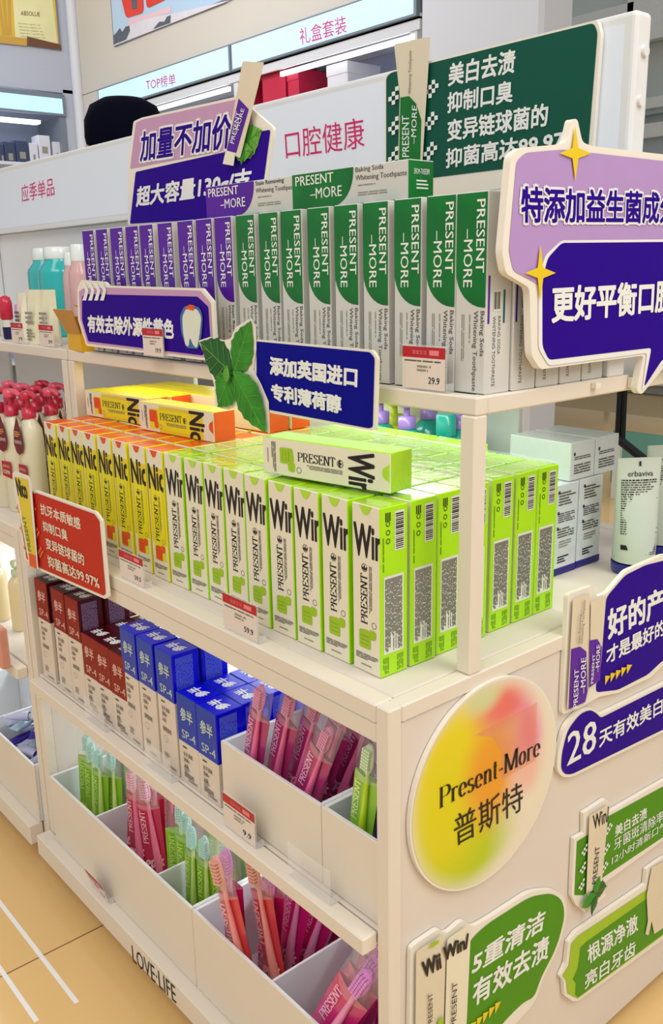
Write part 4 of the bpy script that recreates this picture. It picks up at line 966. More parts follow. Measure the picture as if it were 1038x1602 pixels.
P1.words('PRESENT', (899, 1104), (901, 1044), (892, 1106), 'print_white', .01, lift=.0012); P1.words('–MORE', (911, 1082), (912, 1026), (903, 1084), 'print_white', .01, lift=.0012)
P1.words('PRESENT', (922, 1066), (925, 1020), (918, 1068), 'print_white', .01, lift=.002); P1.words('–MORE', (931, 1048), (933, 1005), (925, 1050), 'print_white', .01, lift=.002)
P1.words('Whitening Toothpaste', (907, 1004), (911, 936), (902, 1006), 'grey_ink', .01, lift=.0012); P1.words('Stain Removing', (901, 1004), (904, 958), (897, 1006), 'grey_ink', .01, lift=.0012)
P2 = Card('slogan_board', 'purple pill-shaped board reading 28天有效美白 under the fan-shaped board', 'sign', fr, [(873, 1180), (884, 1136), (908, 1110), (924, 1106), (936, 1114), (940, 1118), (1038, 1070), (1180, 1004), (1190, 1070), (1038, 1146), (895, 1216), (880, 1216), (872, 1204)], .006, .012, group='boards on the end panel')
P2.region('purple_field', [(879, 1180), (888, 1142), (908, 1116), (924, 1110), (934, 1116), (940, 1123), (1038, 1074), (1176, 1010), (1184, 1066), (1038, 1141), (895, 1211), (884, 1211), (878, 1203)], 'deep_purple', .012)
P2.words('28', (886.5, 1199), (932, 1173), (888, 1148), 'print_white', .02); P2.words('天有效美白牙齿', (937, 1170), (1038, 1114), (937, 1142), 'print_white', .03, frac=.715)
# green small board
P3_ = Card('slogan_board', 'narrow green board with a tube and mint reading 美白去渍', 'sign', fr, [(895, 1402), (899, 1312), (914, 1304), (914, 1272), (948, 1250), (954, 1254), (952, 1272), (1038, 1222), (1120, 1176), (1120, 1268), (1038, 1315), (944, 1383), (948, 1402), (918, 1429), (902, 1416)], .006, .002, group='boards on the end panel')
P3_.region('green_field', [(899, 1400), (903, 1316), (918, 1307), (948, 1292), (950, 1278), (1038, 1230), (1116, 1184), (1116, 1262), (1038, 1309), (938, 1376), (914, 1400)], 'leaf_green', .002)
P3_.words('美白去渍', (962, 1310), (1012, 1279), (962, 1292), 'print_white', .03); P3_.words('牙菌斑清除率99%', (960, 1331), (1038, 1283), (960, 1313), 'print_white', .02, frac=.78); P3_.words('12小时清新口气', (956, 1353), (1030, 1303), (957, 1339), 'print_white', .02, frac=.86)
for x, y in ((945, 1308), (941, 1340), (938, 1368)): P3_.checks([(x, y), (x + 11, y - 8), (x + 2, y - 16)])
for x, y in ((908, 1340), (905, 1368), (903, 1394)): P3_.checks([(x, y), (x + 9, y - 6), (x + 1, y - 16)], nx=3, ny=4, pat=((0, 0, 1), (0, 1, 0), (1, 0, 1), (0, 1, 0)))
P3_.region('tube_picture', [(914, 1396), (919, 1274), (950, 1256), (938, 1384)], 'tube_cream', .002, .001)
P3_.words('Win/', (925, 1297), (950, 1282), (924, 1274), 'ink', .03, lift=.001); P3_.words('PRESENT', (930, 1378), (935, 1320), (923, 1382), 'ink', .0, lift=.001)
leaf(P3_, (926, 1394), (946, 1384), .42, 'mint_dark'); leaf(P3_, (926, 1396), (934, 1368), .3); leaf(P3_, (926, 1396), (904, 1416), .32); leaf(P3_, (926, 1396), (918, 1427), .28, 'mint_dark')
# big green speech bubble with tubes
P4 = Card('slogan_board', 'large green speech-bubble board reading 5重清洁 with two tube pictures', 'sign', fr, [(640, 1700), (643, 1484), (652, 1476), (688, 1452), (698, 1462), (726, 1437), (738, 1452), (760, 1440), (830, 1394), (868, 1391), (884, 1404), (888, 1430), (876, 1480), (850, 1530), (838, 1568), (800, 1610), (760, 1660), (740, 1720)], .006, .02, group='boards on the end panel')
P4.region('green_field', [(724, 1640), (728, 1540), (732, 1474), (760, 1447), (830, 1402), (864, 1397), (880, 1408), (884, 1432), (872, 1480), (846, 1530), (836, 1560), (820, 1567), (798, 1588), (770, 1620), (744, 1650)], 'leaf_green', .02)
P4.words('5重清洁', (737, 1527), (850, 1454), (741, 1490), 'print_white', .04); P4.words('有效去渍', (738, 1577), (857, 1498), (740, 1535), 'print_white', .04)
arrows(P4, ((736, 1606), (782, 1566), 10), 'star_yellow')
P4.region('tube_picture', [(646, 1690), (648, 1486), (690, 1458), (694, 1500), (688, 1690)], 'tube_cream', .004, .0008)
P4.region('tube_picture', [(690, 1690), (696, 1466), (728, 1444), (732, 1470), (722, 1690)], 'card_cream', .004, .0014)
P4.words('Wii', (658, 1528), (687, 1511), (655, 1502), 'ink', .06, lift=.0016); P4.words('Win/', (689, 1501), (729, 1478), (688, 1478), 'ink', .06, lift=.0022)
P4.words('PRESENT', (672, 1600), (672, 1548), (665, 1604), 'ink', .0, lift=.0016); P4.words('PRESENT', (708, 1600), (710, 1530), (700, 1604), 'ink', .0, lift=.0022)
P4.region('lime_leaf', [(665, 1478), (672, 1470), (682, 1466), (680, 1472), (672, 1477)], 'lime_jug', 0, .0016)
P4.region('lime_cup', [(678, 1610), (680, 1592), (688, 1584), (688, 1620)], 'lime_jug', .001, .0016)
# green folded banner with a white swipe
P5 = Card('slogan_board', 'green ribbon board with lime edge reading 根源净澈 at the lower right', 'sign', fr, [(877, 1528), (886, 1508), (890, 1474), (902, 1458), (1010, 1384), (1012, 1360), (1038, 1342), (1075, 1330), (1080, 1440), (1038, 1470), (905, 1566), (896, 1566), (884, 1558), (882, 1534)], .006, .002, group='boards on the end panel')
P5.region('lime_field', [(880, 1526), (890, 1510), (894, 1476), (904, 1464), (1012, 1392), (1072, 1350), (1074, 1436), (1036, 1464), (904, 1562), (888, 1554), (886, 1534)], 'lime_jug', .001)
P5.region('green_field', [(896, 1532), (904, 1514), (908, 1482), (916, 1474), (1014, 1404), (1070, 1364), (1070, 1432), (1036, 1462), (904, 1560), (900, 1556), (901, 1538)], 'leaf_green', .001)
P5.words('根源净澈', (920, 1509), (998, 1455), (918, 1480), 'print_white', .03); P5.words('亮白牙齿', (914, 1548), (993, 1493), (915, 1522), 'print_white', .03)
P5.region('white_swipe', [(1012, 1440), (1010, 1400), (1018, 1356), (1038, 1346), (1070, 1336), (1072, 1420), (1034, 1452), (1022, 1460), (1018, 1440), (1013, 1462), (1008, 1460)], 'tube_cream', .001, .0008)
# ------------------------------------------------------------------ price tags in clear holders
def price_tag(px, py, y, zt, label, w=.044, h=.040, price=None, tilt=.0, rz=0.0, group='price tags in clear holders'):
    """px,py: lower left corner in the photo; stands on z=zt at depth y"""
    p = at(px, py, 1, y); t = thing('price_tag', label, 'price tag', (p.x + w / 2, y, zt), (tilt, 0, rz), group)
    q = MB(); q.bbox(-w / 2 - .001, w / 2 + .002, -.0005, .0005, .0008, h + .002, 'acrylic', .0002); plate = obj('holder_plate', q.mesh('hp'), t)
    q = MB(); q.bbox(-w / 2 - .001, w / 2 + .002, -.0005, .014, 0, .0007, 'acrylic', .0002); q.bbox(w / 2 + .0005, w / 2 + .002, .0006, .012, .0008, .010, 'acrylic', .0002); obj('holder_foot', q.mesh('hf'), t)
    if price is not None:
        f = Fr((-w / 2, -.0007, .002), (1, 0, 0), (0, 0, 1)); hh = h - .002
        q = MB(); q.quad(f, 0, w, 0, hh, 0, 'tag_paper'); q.quad(f, 0, w, hh * .74, hh, .0002, 'tag_red')
        q.text(f, '我爱生活', (w * .24, hh * .82), (w * .58, hh * .82), (w * .24, hh * .92), .0004, 'tag_pink', 0); q.quad(f, w * .64, w * .86, hh * .81, hh * .93, .0004, 'tag_pink')
        q.micro(f, w * .05, w * .9, hh * .62, hh * .68, 1, .0003, 'grey_ink', seed=2); q.micro(f, w * .35, w * .8, hh * .38, hh * .56, 2, .0003, 'pale_ink', seed=3)
        q.text(f, price, (w * .62, hh * .14), (w * .88, hh * .14), (w * .62, hh * .30), .0004, 'ink', .02)
        obj('price_insert', q.mesh('pi'), plate)
    return t
mat('tag_pink', (236, 130, 140), .5)
price_tag(631, 603, .134, 1.0616, 'price tag 29.9 with red header below the green cartons', .066, .049, '29.9')
price_tag(226, 557, .1125, at(226, 557, 1, .1125).z, 'price tag 19.9 in front of the purple tooth card', .062, .044, '19.9')
price_tag(190, 905, .006, .7397, 'price tag 59.5 with red header below the orange cartons', .074, .046, '59.5')
price_tag(352, 990, .006, .7397, 'price tag 59.9 with red header below the lime cartons', .076, .050, '59.9')
price_tag(352, 1290, -.012, .4515, 'price tag 9.9 in front of the pink toothbrush tray', .074, .052, '9.9')
price_tag(452, 1352, -.012, .4515, 'empty clear holder to the right of the 9.9 tag', .080, .046)
price_tag(228, 1180, -.012, .4515, 'empty clear holder before the blue-topped boxes', .074, .040)
price_tag(134, 1115, -.012, .4515, 'empty clear holder before the maroon boxes', .070, .040)
price_tag(146, 1400, -.018, .1008, 'tilted price tag 9.9 on the base rail beneath the toothbrush tray', .068, .044, '9.9', .25)
price_tag(64, 545, .134, 1.0616, 'faded price tag in front of the gold box on the next island', .066, .042, '39.9')
price_tag(20, 536, .134, 1.0616, 'pink price tag beside the red-capped balm', .062, .042, '19')
price_tag(-22, 530, .134, 1.0616, 'price tag cut by the left edge of the photo', .062, .042, '63')
# ------------------------------------------------------------------ toothbrushes in pouches
def brush_meshes(kind, pouch, handle, bristle):
    mat('pouch_' + kind, pouch, .22, .1, 14, coat=.7, bump=.3, bscale=40); mat('handle_' + kind, handle, .25, .08, 20, coat=.5); mat('bristle_' + kind, bristle, .5, .1, 200)
    H = .215; w = .040
    out = {}
    q = MB()  # two-layer pouch body, thicker in the middle
    n = 6
    for s_ in (-1, 1):
        vs = []
        for j in range(7):
            z = H * .70 * j / 6; ww = w * (.86 + .14 * (j / 6))
            for i in range(n + 1):
                u = i / n; vs.append((-ww / 2 + ww * u, s_ * (.0035 * math.sin(math.pi * u) + .0002), z))
        fs = [(j * (n + 1) + i, j * (n + 1) + i + 1, (j + 1) * (n + 1) + i + 1, (j + 1) * (n + 1) + i) for j in range(6) for i in range(n)]
        q.add(vs, fs if s_ < 0 else [tuple(reversed(f)) for f in fs], 'pouch_' + kind, True)
    out['pouch'] = q.mesh('pouch')
    q = MB(); vs = []
    for j in range(5):
        z = H * (.69 + .31 * j / 4)
        for i in range(n + 1): u = i / n; vs.append((-w / 2 + w * u, -(.0105 * math.sin(math.pi * u) * (1 - (j / 4) ** 3) + .0003), z))
    q.add(vs, [(j * (n + 1) + i, j * (n + 1) + i + 1, (j + 1) * (n + 1) + i + 1, (j + 1) * (n + 1) + i) for j in range(4) for i in range(n)], 'film', True)
    vs2 = [(x, .0004, z) for x, y, z in vs]; q.add(vs2, [(3 + 1, 4 + 1, 4 + n + 2, 3 + n + 2)], 'film'); out['clear_window'] = q.mesh('clear_window')
    q = MB(); path = [(.007, -.0058, .004), (.0075, -.0062, .03), (.0085, -.007, .06), (.007, -.0066, .09), (.0062, -.0062, .12), (.0055, -.006, .150), (.005, -.006, .166)]
    q.tube(path, .004, 'handle_' + kind, 8, [.0046, .0052, .0060, .0048, .0036, .0026, .0024]); out['handle'] = q.mesh('handle')
    q = MB(); pr_ = []
    ring_ = lambda zz_, rx, ry: [(.005 + rx * math.cos(a * math.pi / 6), -.007 + ry * math.sin(a * math.pi / 6), zz_) for a in range(12)]
    rs = [(.160, .003, .002), (.166, .0062, .003), (.174, .0078, .0034), (.186, .0078, .0034), (.194, .0062, .003), (.199, .0028, .002)]
    vs = []
    for z, a, b_ in rs: vs += ring_(z, a, b_)
    q.add(vs, [(j * 12 + i, j * 12 + (i + 1) % 12, (j + 1) * 12 + (i + 1) % 12, (j + 1) * 12 + i) for j in range(5) for i in range(12)], 'bristle_' + kind, True); q.add(vs[:12], [tuple(reversed(range(12)))], 'bristle_' + kind); q.add(vs[-12:], [tuple(range(12))], 'bristle_' + kind)
    out['brush_head'] = q.mesh('brush_head')
    q = MB()
    for r0 in range(7):
        for c0 in range(4):
            x = .0005 + c0 * .003; z = .169 + r0 * .004; q.box(x - .0012, x + .0012, -.0142, -.009, z - .0014, z + .0014, 'bristle_' + kind)
    out['bristles'] = q.mesh('bristles')
    f = Fr((-w / 2, -.0044, 0), (1, 0, 0), (0, 0, 1)); q = MB()
    q.seriftext(f, 'PRESENT', (.015, .088), (.015, .142), (.0065, .088), .0003, 'print_' + kind, .16, .08)
    q.seriftext(f, 'epik', (.003, .046), (.037, .056), (.006, .066), .0012, 'print_' + kind, .2, .12)
    q.stroke(f, [(.002, .038), (.012, .034), (.024, .036), (.038, .044)], .0014, .0014, .0012, 'print_' + kind)
    ring(q, f, .010, .020, .005, 'print_' + kind, .2)
    out['lettering'] = q.mesh('lettering')
    return out
mat('print_lime', (214, 236, 120), .5); mat('print_pinkish', (250, 190, 210), .5); mat('print_coral', (250, 190, 190), .5); mat('print_magenta', (255, 200, 232), .5); mat('print_rose', (240, 180, 220), .5); mat('print_violet', (190, 190, 250), .5); mat('print_chart', (230, 245, 170), .5)
MATS['print_crimson'] = MATS['print_coral']
BM = {'lime': brush_meshes('lime', (140, 196, 20), (206, 232, 130), (196, 240, 232)),
      'crimson': brush_meshes('crimson', (206, 32, 78), (240, 120, 150), (246, 196, 214)),
      'coral': brush_meshes('coral', (214, 58, 66), (244, 150, 140), (240, 180, 160)),
      'magenta': brush_meshes('magenta', (214, 22, 120), (248, 150, 200), (236, 160, 230)),
      'rose': brush_meshes('rose', (176, 44, 112), (238, 110, 160), (230, 160, 190)),
      'chart': brush_meshes('chart', (150, 206, 60), (190, 228, 30), (220, 240, 200)),
      'violet': brush_meshes('violet', (30, 26, 110), (110, 100, 220), (150, 150, 230))}
BS = {'lime': 1.12, 'crimson': 1.2, 'coral': 1.32, 'magenta': 1.3, 'rose': 1.08, 'chart': 1.05, 'violet': 1.05}
def place_brush(kind, x, y, z, lean, side, yaw, label, group):
    t = thing('toothbrush_pack', label, 'toothbrush', (x, y, z), (0, 0, 0), group)
    M = Matrix.Rotation(yaw, 4, 'Z') @ Matrix.Rotation(side, 4, 'Y') @ Matrix.Rotation(-lean, 4, 'X')
    t.rotation_euler = M.to_euler(); 
    for p in ('pouch', 'clear_window', 'handle', 'brush_head', 'bristles', 'lettering'):
        o_ = obj(p, BM[kind][p], hd if p in ('brush_head', 'bristles') else t)
        if p == 'handle': hd = o_
    sc = BS.get(kind, 1.2) * (1.12 if 'nearest the corner post' in label else 1); t.scale = (sc, sc, sc)
    t.location.z = z + abs(math.sin(side)) * .0195 * sc + abs(math.sin(lean)) * .005
    return t
GN = {'lime': 'green toothbrushes in the base tray', 'crimson': 'crimson toothbrushes in the base tray', 'coral': 'pink toothbrushes in the near base tray', 'magenta': 'pink toothbrushes in the near base tray', 'rose': 'toothbrushes in the middle shelf trays', 'chart': 'toothbrushes in the middle shelf trays', 'violet': 'toothbrushes in the middle shelf trays'}
zb_ = .107
dA, dB, dC, dD = XD(145, 1280, yt), XD(240, 1345, yt), XD(300, 1436, yt), XD(420, 1522, yt)
bl = []
# kind, x, y, lean back, side lean (+ = to the right), yaw
for i, (x, y, ln, sd, yw) in enumerate([(-.925, .050, .05, .03, .5), (-.893, .046, .02, .05, .4), (-.862, .046, .02, .06, .25), (-.828, .060, .05, .0, .2), (-.80, .085, .1, -.05, .3)]):
    bl.append(('lime', x + .005, y, ln, sd, yw, 'green toothbrush pouch in the left tray compartment, %s from the left' % ordn(i)))
for i, (x, y, ln, sd, yw) in enumerate([(-.760, .060, .05, .10, .6), (-.722, .050, .02, -.02, .25), (-.70, .075, .05, -.02, .2), (-.668, .060, .0, -.08, .5), (-.72, .11, .1, 0, .3)]):
    bl.append(('crimson', x + .012, y, ln, sd, yw, 'crimson toothbrush pouch between the green ones, %s from the left' % ordn(i)))
for i, (x, y, ln, sd, yw) in enumerate([(-.618, .060, .03, .02, .8), (-.590, .055, .03, .04, .5), (-.553, .045, .02, .06, .15), (-.517, .050, .0, .05, .2), (-.488, .060, .0, .05, .6), (-.56, .1, .05, .0, .3)]):
    bl.append(('lime', x + .03, y, ln, sd, yw, 'green toothbrush pouch left of the coral ones, %s from the left' % ordn(i)))
for k, x, y, ln, sd, yw, w_ in [('magenta', -.372, .034, .0, -.04, .15, 'magenta toothbrush pouch behind the coral one at the left divider'), ('coral', -.300, .016, .0, -.30, .06, 'coral toothbrush pouch leaning left over the divider'), ('coral', -.285, .052, .0, -.20, .06, 'second coral toothbrush pouch behind the leaning one'), ('magenta', -.352, .070, .0, .14, .06, 'magenta toothbrush pouch directly behind the coral pair'), ('magenta', -.335, .090, .0, .24, .06, 'magenta toothbrush pouch leaning right behind the coral pair'), ('magenta', -.325, .112, .0, .36, .06, 'magenta toothbrush pouch furthest back, leaning right'), ('magenta', -.330, .132, .0, .46, .06, 'magenta toothbrush pouch with light lettering leaning on the divider')]:
    bl.append((k, x, y, ln, sd, yw, w_))
for i, (x, y, ln, sd, yw) in enumerate([(-.192, .016, .0, .50, .04), (-.182, .036, .0, .44, .04), (-.170, .058, .0, .38, .04), (-.160, .080, .0, .33, .04), (-.15, .102, .0, .3, .04)]):
    bl.append(('magenta', x, y, ln, sd, yw, 'magenta toothbrush pouch in the compartment nearest the corner post, %s from the front' % ordn(i)))
for k, x, y, ln, sd, yw, w_ in bl: place_brush(k, x, y, zb_, ln, sd, yw, w_, GN[k])
zb2 = .4575
for i, (k, x, y, ln, sd, yw) in enumerate([('rose', -.320, .028, .0, .24, .05), ('rose', -.292, .046, .0, .30, .05), ('rose', -.268, .064, .0, .34, .05), ('rose', -.243, .082, .0, .38, .05), ('rose', -.222, .100, .0, .42, .05), ('rose', -.222, .030, .0, .42, .05), ('rose', -.26, .125, .0, .3, .05)]):
    place_brush(k, x, y, zb2, ln, sd, yw, 'rose toothbrush pouch in the middle shelf tray, %s from the left' % ordn(i), GN[k])
for k, x, y, ln, sd, yw, w_ in [('chart', -.158, .142, .0, .48, .03, 'chartreuse toothbrush pouch leaning over the tray divider'), ('chart', -.098, .034, .0, .16, .03, 'chartreuse toothbrush pouch standing right of the tray divider'), ('violet', -.094, .056, .0, .20, .03, 'violet toothbrush pouch next to the chartreuse one'), ('violet', -.090, .078, .0, .22, .03, 'violet toothbrush pouch at the front of its tray'), ('violet', -.080, .100, .0, .16, .03, 'violet toothbrush pouch behind the corner post')]:
    place_brush(k, x, y, zb2, ln, sd, yw, w_, GN[k])
# ------------------------------------------------------------------ pump bottles and other goods
def pump(name, label, x, y, z, body, collar, head, h, r, group, yaw=0, sxy=(1, .7), neck=.02, cat='bottle', extra=None, spout=.035):
    t = thing(name, label, cat, (x, y, z), (0, 0, yaw), group)
    q = MB(); q.lathe([(r * .9, 0), (r, .004), (r, h * .62), (r * .93, h * .70), (r * .6, h * .76), (r * .36, h * .79)], (0, 0, 0), body, 20, *sxy); obj('bottle_body', q.mesh('bottle_body'), t)
    q = MB(); q.lathe([(r * .46, h * .785), (r * .46, h * .865), (r * .2, h * .87)], (0, 0, 0), collar, 16); obj('collar', q.mesh('collar'), t)
    q = MB(); q.lathe([(r * .16, h * .868), (r * .16, h * .935)], (0, 0, 0), collar, 10); obj('stem', q.mesh('stem'), t)
    q = MB(); q.lathe([(r * .42, h * .935), (r * .46, h * .95), (r * .44, h * .99), (r * .1, h)], (0, 0, 0), head, 16); q.tube([(0, 0, h * .97), (spout * .6, 0, h * .975), (spout, 0, h * .95)], .005, head, 8, [.007, .0055, .0045]); obj('pump_head', q.mesh('pump_head'), t)
    if extra: extra(t, r, h, sxy)
    return t
mat('pump_red', (200, 20, 60), .3, coat=.5); mat('pump_pink', (226, 80, 110), .3, coat=.5); mat('milk_body', (230, 224, 196), .3, .04, coat=.4); mat('label_red', (170, 20, 36), .4); mat('tag_maroon', (110, 12, 26), .4, .15, 40)
def red_extra(t, r, h, sxy):
    f = Fr((-r * .6, -r * sxy[1] - .0015, h * .30), (1, 0, 0), (0, 0, 1)); q = MB(); w = r * 1.1
    q.poly(f, [(0, 0), (w, -.004), (w, .028), (w * .9, .03), (0, .03)], 0, 'label_red'); q.seriftext(f, 'ESPN', (.004, .006), (w - .006, .004), (.004, .013), .0004, 'card_cream', .16, .08); q.text(f, 'INSTITUTO', (.004, .018), (w - .006, .017), (.004, .023), .0004, 'card_cream', 0)
    obj('front_label', q.mesh('fl'), t)
    f = Fr((-.024, -r * sxy[1] - .004, h * .50), (1, 0, 0), (0, 0, 1)); q = MB()
    q.slab(f, [(.002, .02), (.010, .004), (.020, 0), (.032, .006), (.038, .022), (.034, .046), (.022, .075), (.006, .046)], -.0006, 0, 'tag_maroon'); q.text(f, '保湿身体乳', (.006, .022), (.034, .022), (.006, .029), .0003, 'card_cream', 0)
    q.micro(f, .008, .030, .034, .046, 3, .0003, 'amber_print', seed=4); obj('hang_tag', q.mesh('ht'), t)
for i, (x, y) in enumerate([(-1.075, .075), (-1.135, .065), (-1.195, .060), (-1.085, .125), (-1.150, .120), (-1.215, .118), (-1.10, .175), (-1.165, .172), (-1.26, .065), (-1.28, .12), (-1.23, .17)]):
    pump('pump_bottle', 'cream bottle with a red pump and maroon hang tag, %s on the next island' % ordn(i), x, y, .7392, 'milk_body', 'pump_red', 'pump_pink' if i % 2 else 'pump_red', .245, .029, 'red pump bottles on the next island', .1 + .1 * (i % 3), (1, .75), extra=red_extra)
mat('lavender_pump', (158, 124, 212), .3, coat=.4); mat('teal_body', (24, 160, 150), .25, .05, coat=.5); mat('yellow_green', (214, 230, 60), .3)
for i, (px, Y, m_) in enumerate([(596, .50, 'lavender_pump'), (637, .49, 'lavender_pump'), (671, .555, 'lavender_pump'), (720, .535, 'lavender_pump'), (618, .555, 'yellow_green')]):
    x = at(px, 660, 1, Y).x
    pump('pump_bottle', ['teal bottle with a lavender pump beneath the blue card', 'teal bottle with a lavender pump spout pointing right', 'teal bottle with an upright lavender pump, middle one', 'teal bottle with a lavender pump half behind the upright post', 'yellow-green bottle among the teal bottles'][i], x, Y, .7392, 'teal_body' if i < 4 else 'yellow_green', 'lavender_pump' if i < 4 else 'yellow_green', m_, [.245, .245, .255, .25, .23][i], .034, 'pump bottles behind the lime cartons', [0, .2, -2.6, 1.4, 0][i], (1, 1), extra=None, spout=.05)
for i, px in enumerate((690,)):
    x = at(px, 670, 1, .50).x; t = thing('teal_bottle', ['teal capped bottle between the lavender pumps', 'teal capped bottle beside the upright post'][i], 'bottle', (x + .012, .50, .7392), group='teal bottles behind the lime cartons')
    q = MB(); q.lathe([(.024, 0), (.026, .005), (.026, .165), (.018, .185), (.012, .19)], (x + .012, .50, .7392), 'teal_body', 18); part('bottle_body', q, t)
    q = MB(); q.lathe([(.017, .188), (.017, .222), (.015, .224)], (x + .012, .50, .7392), 'teal_body', 16); part('cap', q, t)
# white skin-care cartons and tubes at the far side of the counter
mat('care_white', (214, 222, 226), .25, .05, 20, coat=.7, bump=.3, bscale=40); mat('care_blue', (34, 26, 128), .35); mat('tube_white', (206, 216, 204), .3, .04, coat=.4); mat('tube_blue', (14, 22, 150), .3, coat=.4); mat('care_green', (60, 130, 110), .4)
def care_mesh(w, d, h):
    out = {}; q = MB().bbox(-w / 2, w / 2, -d / 2, d / 2, 0, h, 'care_white', .001); out['carton_body'] = q.mesh('cb')
    q = MB(); q.box(-w / 2 - .0004, w / 2 + .0004, -d / 2 - .0004, d / 2 + .0004, .001, .012, 'care_blue'); out['base_band'] = q.mesh('bb')
    r = Fr((w / 2 + .0003, -d / 2, 0), (0, 1, 0), (0, 0, 1)); q = MB()
    for z0, z1, n_ in ((.108, .130, 5), (.082, .098, 5), (.058, .074, 4)): q.micro(r, .012, d - .008, z0, z1, n_, .0002, 'grey_ink', seed=int(z0 * 999)); q.quad(r, .010, .014, z1 - .002, z1 + .003, .0004, 'ink')
    q.micro(r, .016, d - .014, .042, .054, 3, .0002, 'pale_ink', seed=9); q.micro(r, .014, d - .018, .018, .030, 3, .0003, 'ink', seed=2)
    f = Fr((-w / 2, -d / 2 - .0003, 0), (1, 0, 0), (0, 0, 1)); q.micro(f, .012, w - .006, .05, .135, 16, .0002, 'grey_ink', seed=21); q.text(f, '120g', (w - .018, .020), (w - .004, .020), (w - .018, .026), .0002, 'grey_ink', 0)
    out['printing'] = q.mesh('pr'); return out
CW, CDp, CH = .062, .060, .142
CMm = care_mesh(CW, CDp, CH)
fbl = at(868, 905, 2, .74); 
for i, (dx, dy, z) in enumerate([(0, 0, 0), (0, .064, 0), (-.066, 0, 0), (-.066, .064, 0), (-.132, 0, 0), (-.132, .064, 0), (-.125, -.0, CH + .001), (-.125, .0625, CH + .001)]):
    z = .7392 + z
    if i in (6, 7): z = .7392
    if i in (2, 3): pass
    if i in (4, 5, 6, 7): continue
    t = thing('skin_care_carton', ['white carton with a violet base band nearest the lime cartons', 'white carton with a violet base band beside the tubes', 'white wrapped carton in the second line, left', 'white wrapped carton in the second line, right', 'white wrapped carton in the last line, left', 'white wrapped carton in the last line, right'][i], 'box', (fbl.x - CW / 2 - .006 + dx, fbl.y + CDp / 2 + dy, z), (0, 0, -.02), 'white cartons at the counter end')
    for p_ in CMm: obj(p_, CMm[p_], t)
sbp = at(893, 754, 2, .7394 + CH)
for i, (dx, dy) in enumerate([(-.094, .0), (-.094, .0625)]):
    t = thing('skin_care_carton', ['white wrapped carton stacked on top, left one', 'white wrapped carton stacked on top, right one'][i], 'box', (sbp.x - .058, sbp.y + .030 + (.064 if i else 0), .7394 + CH + .0005), (0, 0, 0), 'white cartons at the counter end')
    cm2 = CMT if i else care_mesh(.115, .062, .058); CMT = cm2
    for p_ in ('carton_body',): obj(p_, cm2[p_], t)
    q = MB(); r = Fr((.0578, -.03, 0), (0, 1, 0), (0, 0, 1)); q.micro(r, .008, .05, .03, .036, 2, .0002, 'grey_ink', seed=4); q.micro(r, .008, .05, .008, .024, 4, .0002, 'grey_ink', seed=5); q.quad(r, .006, .010, .038, .043, .0002, 'ink'); obj('printing', q.mesh('pr'), t)
def care_tube(px, py, zt_px, Y, label, yaw=.95, s=1.2):
    p = at(px, py, 2, .74); h = .148 * s
    t = thing('cream_tube', label, 'tube', (p.x, p.y, .7392), (0, 0, yaw), 'white tubes with blue caps')
    w = .029 * s; q = MB(); vs = []; n = 20; L = [(.016, 1, 1), (.04, 1.02, .92), (.08, 1.04, .62), (.12, 1.06, .25), (.142, 1.07, .06), (.148, 1.07, .05)]
    for z, a, b_ in L: vs += [(w * .92 * a * math.cos(2 * math.pi * i / n), w * .92 * b_ * math.sin(2 * math.pi * i / n), z * s) for i in range(n)]
    q.add(vs, [(j * n + i, j * n + (i + 1) % n, (j + 1) * n + (i + 1) % n, (j + 1) * n + i) for j in range(5) for i in range(n)], 'tube_white', True); q.add(vs[-n:], [tuple(range(n))], 'tube_white'); obj('tube_body', q.mesh('tb'), t)
    q = MB(); q.lathe([(w * .88, 0), (w * .93, .003), (w * .95, .017)], (0, 0, 0), 'tube_blue', 20); obj('cap', q.mesh('cap'), t)
    q = MB()
    # printing follows the curved front of the tube
    def tp(u, z):
        b_ = 1 - (z - .016) / .132 * .95; a = math.radians(-90 + u * 62); return (w * .94 * 1.05 * math.cos(a) * 1.0, w * .94 * b_ * math.sin(a) - .0006, z * s)
    rr = random.Random(int(px))
    def run(u0, u1, z0, z1, m_):
        k = 3; vs = [tp(u0 + (u1 - u0) * i / k, z0) for i in range(k + 1)] + [tp(u0 + (u1 - u0) * i / k, z1) for i in range(k + 1)]
        q.add(vs, [(i, i + 1, k + 2 + i, k + 1 + i) for i in range(k)], m_)
    for r_i in range(24):
        z = .120 - r_i * .0029; u = -.92; ue = rr.uniform(.2, .9)
        while u < ue: L2 = rr.uniform(.06, .25); run(u, min(ue, u + L2), z, z + .0016, 'ink' if r_i % 6 == 0 else 'grey_ink'); u += L2 + .04
    for k in range(11): run(.15, .75, .028 + k * .0022, .028 + k * .0022 + rr.uniform(.0006, .0016), 'ink')
    run(-.9, -.5, .034, .040, 'ink'); run(-.05, .03, .138, .144, 'ink')
    vs, fs, _ = text_geo('erbaviva'); q.add([tp(-.55 + x * 1.1, .1255 + y * .007) for x, y in vs], fs, 'ink')
    obj('printing', q.mesh('pr'), t); return t
care_tube(990, 892, 0, 0, 'white tube with a blue cap and small print nearest the speech board')
care_tube(1034, 862, 0, 0, 'white tube with a blue cap standing behind the nearest one')
care_tube(1074, 836, 0, 0, 'white tube with a blue cap at the right edge of the photo')
care_tube(1110, 812, 0, 0, 'white tube with a blue cap, fourth in line past the edge')
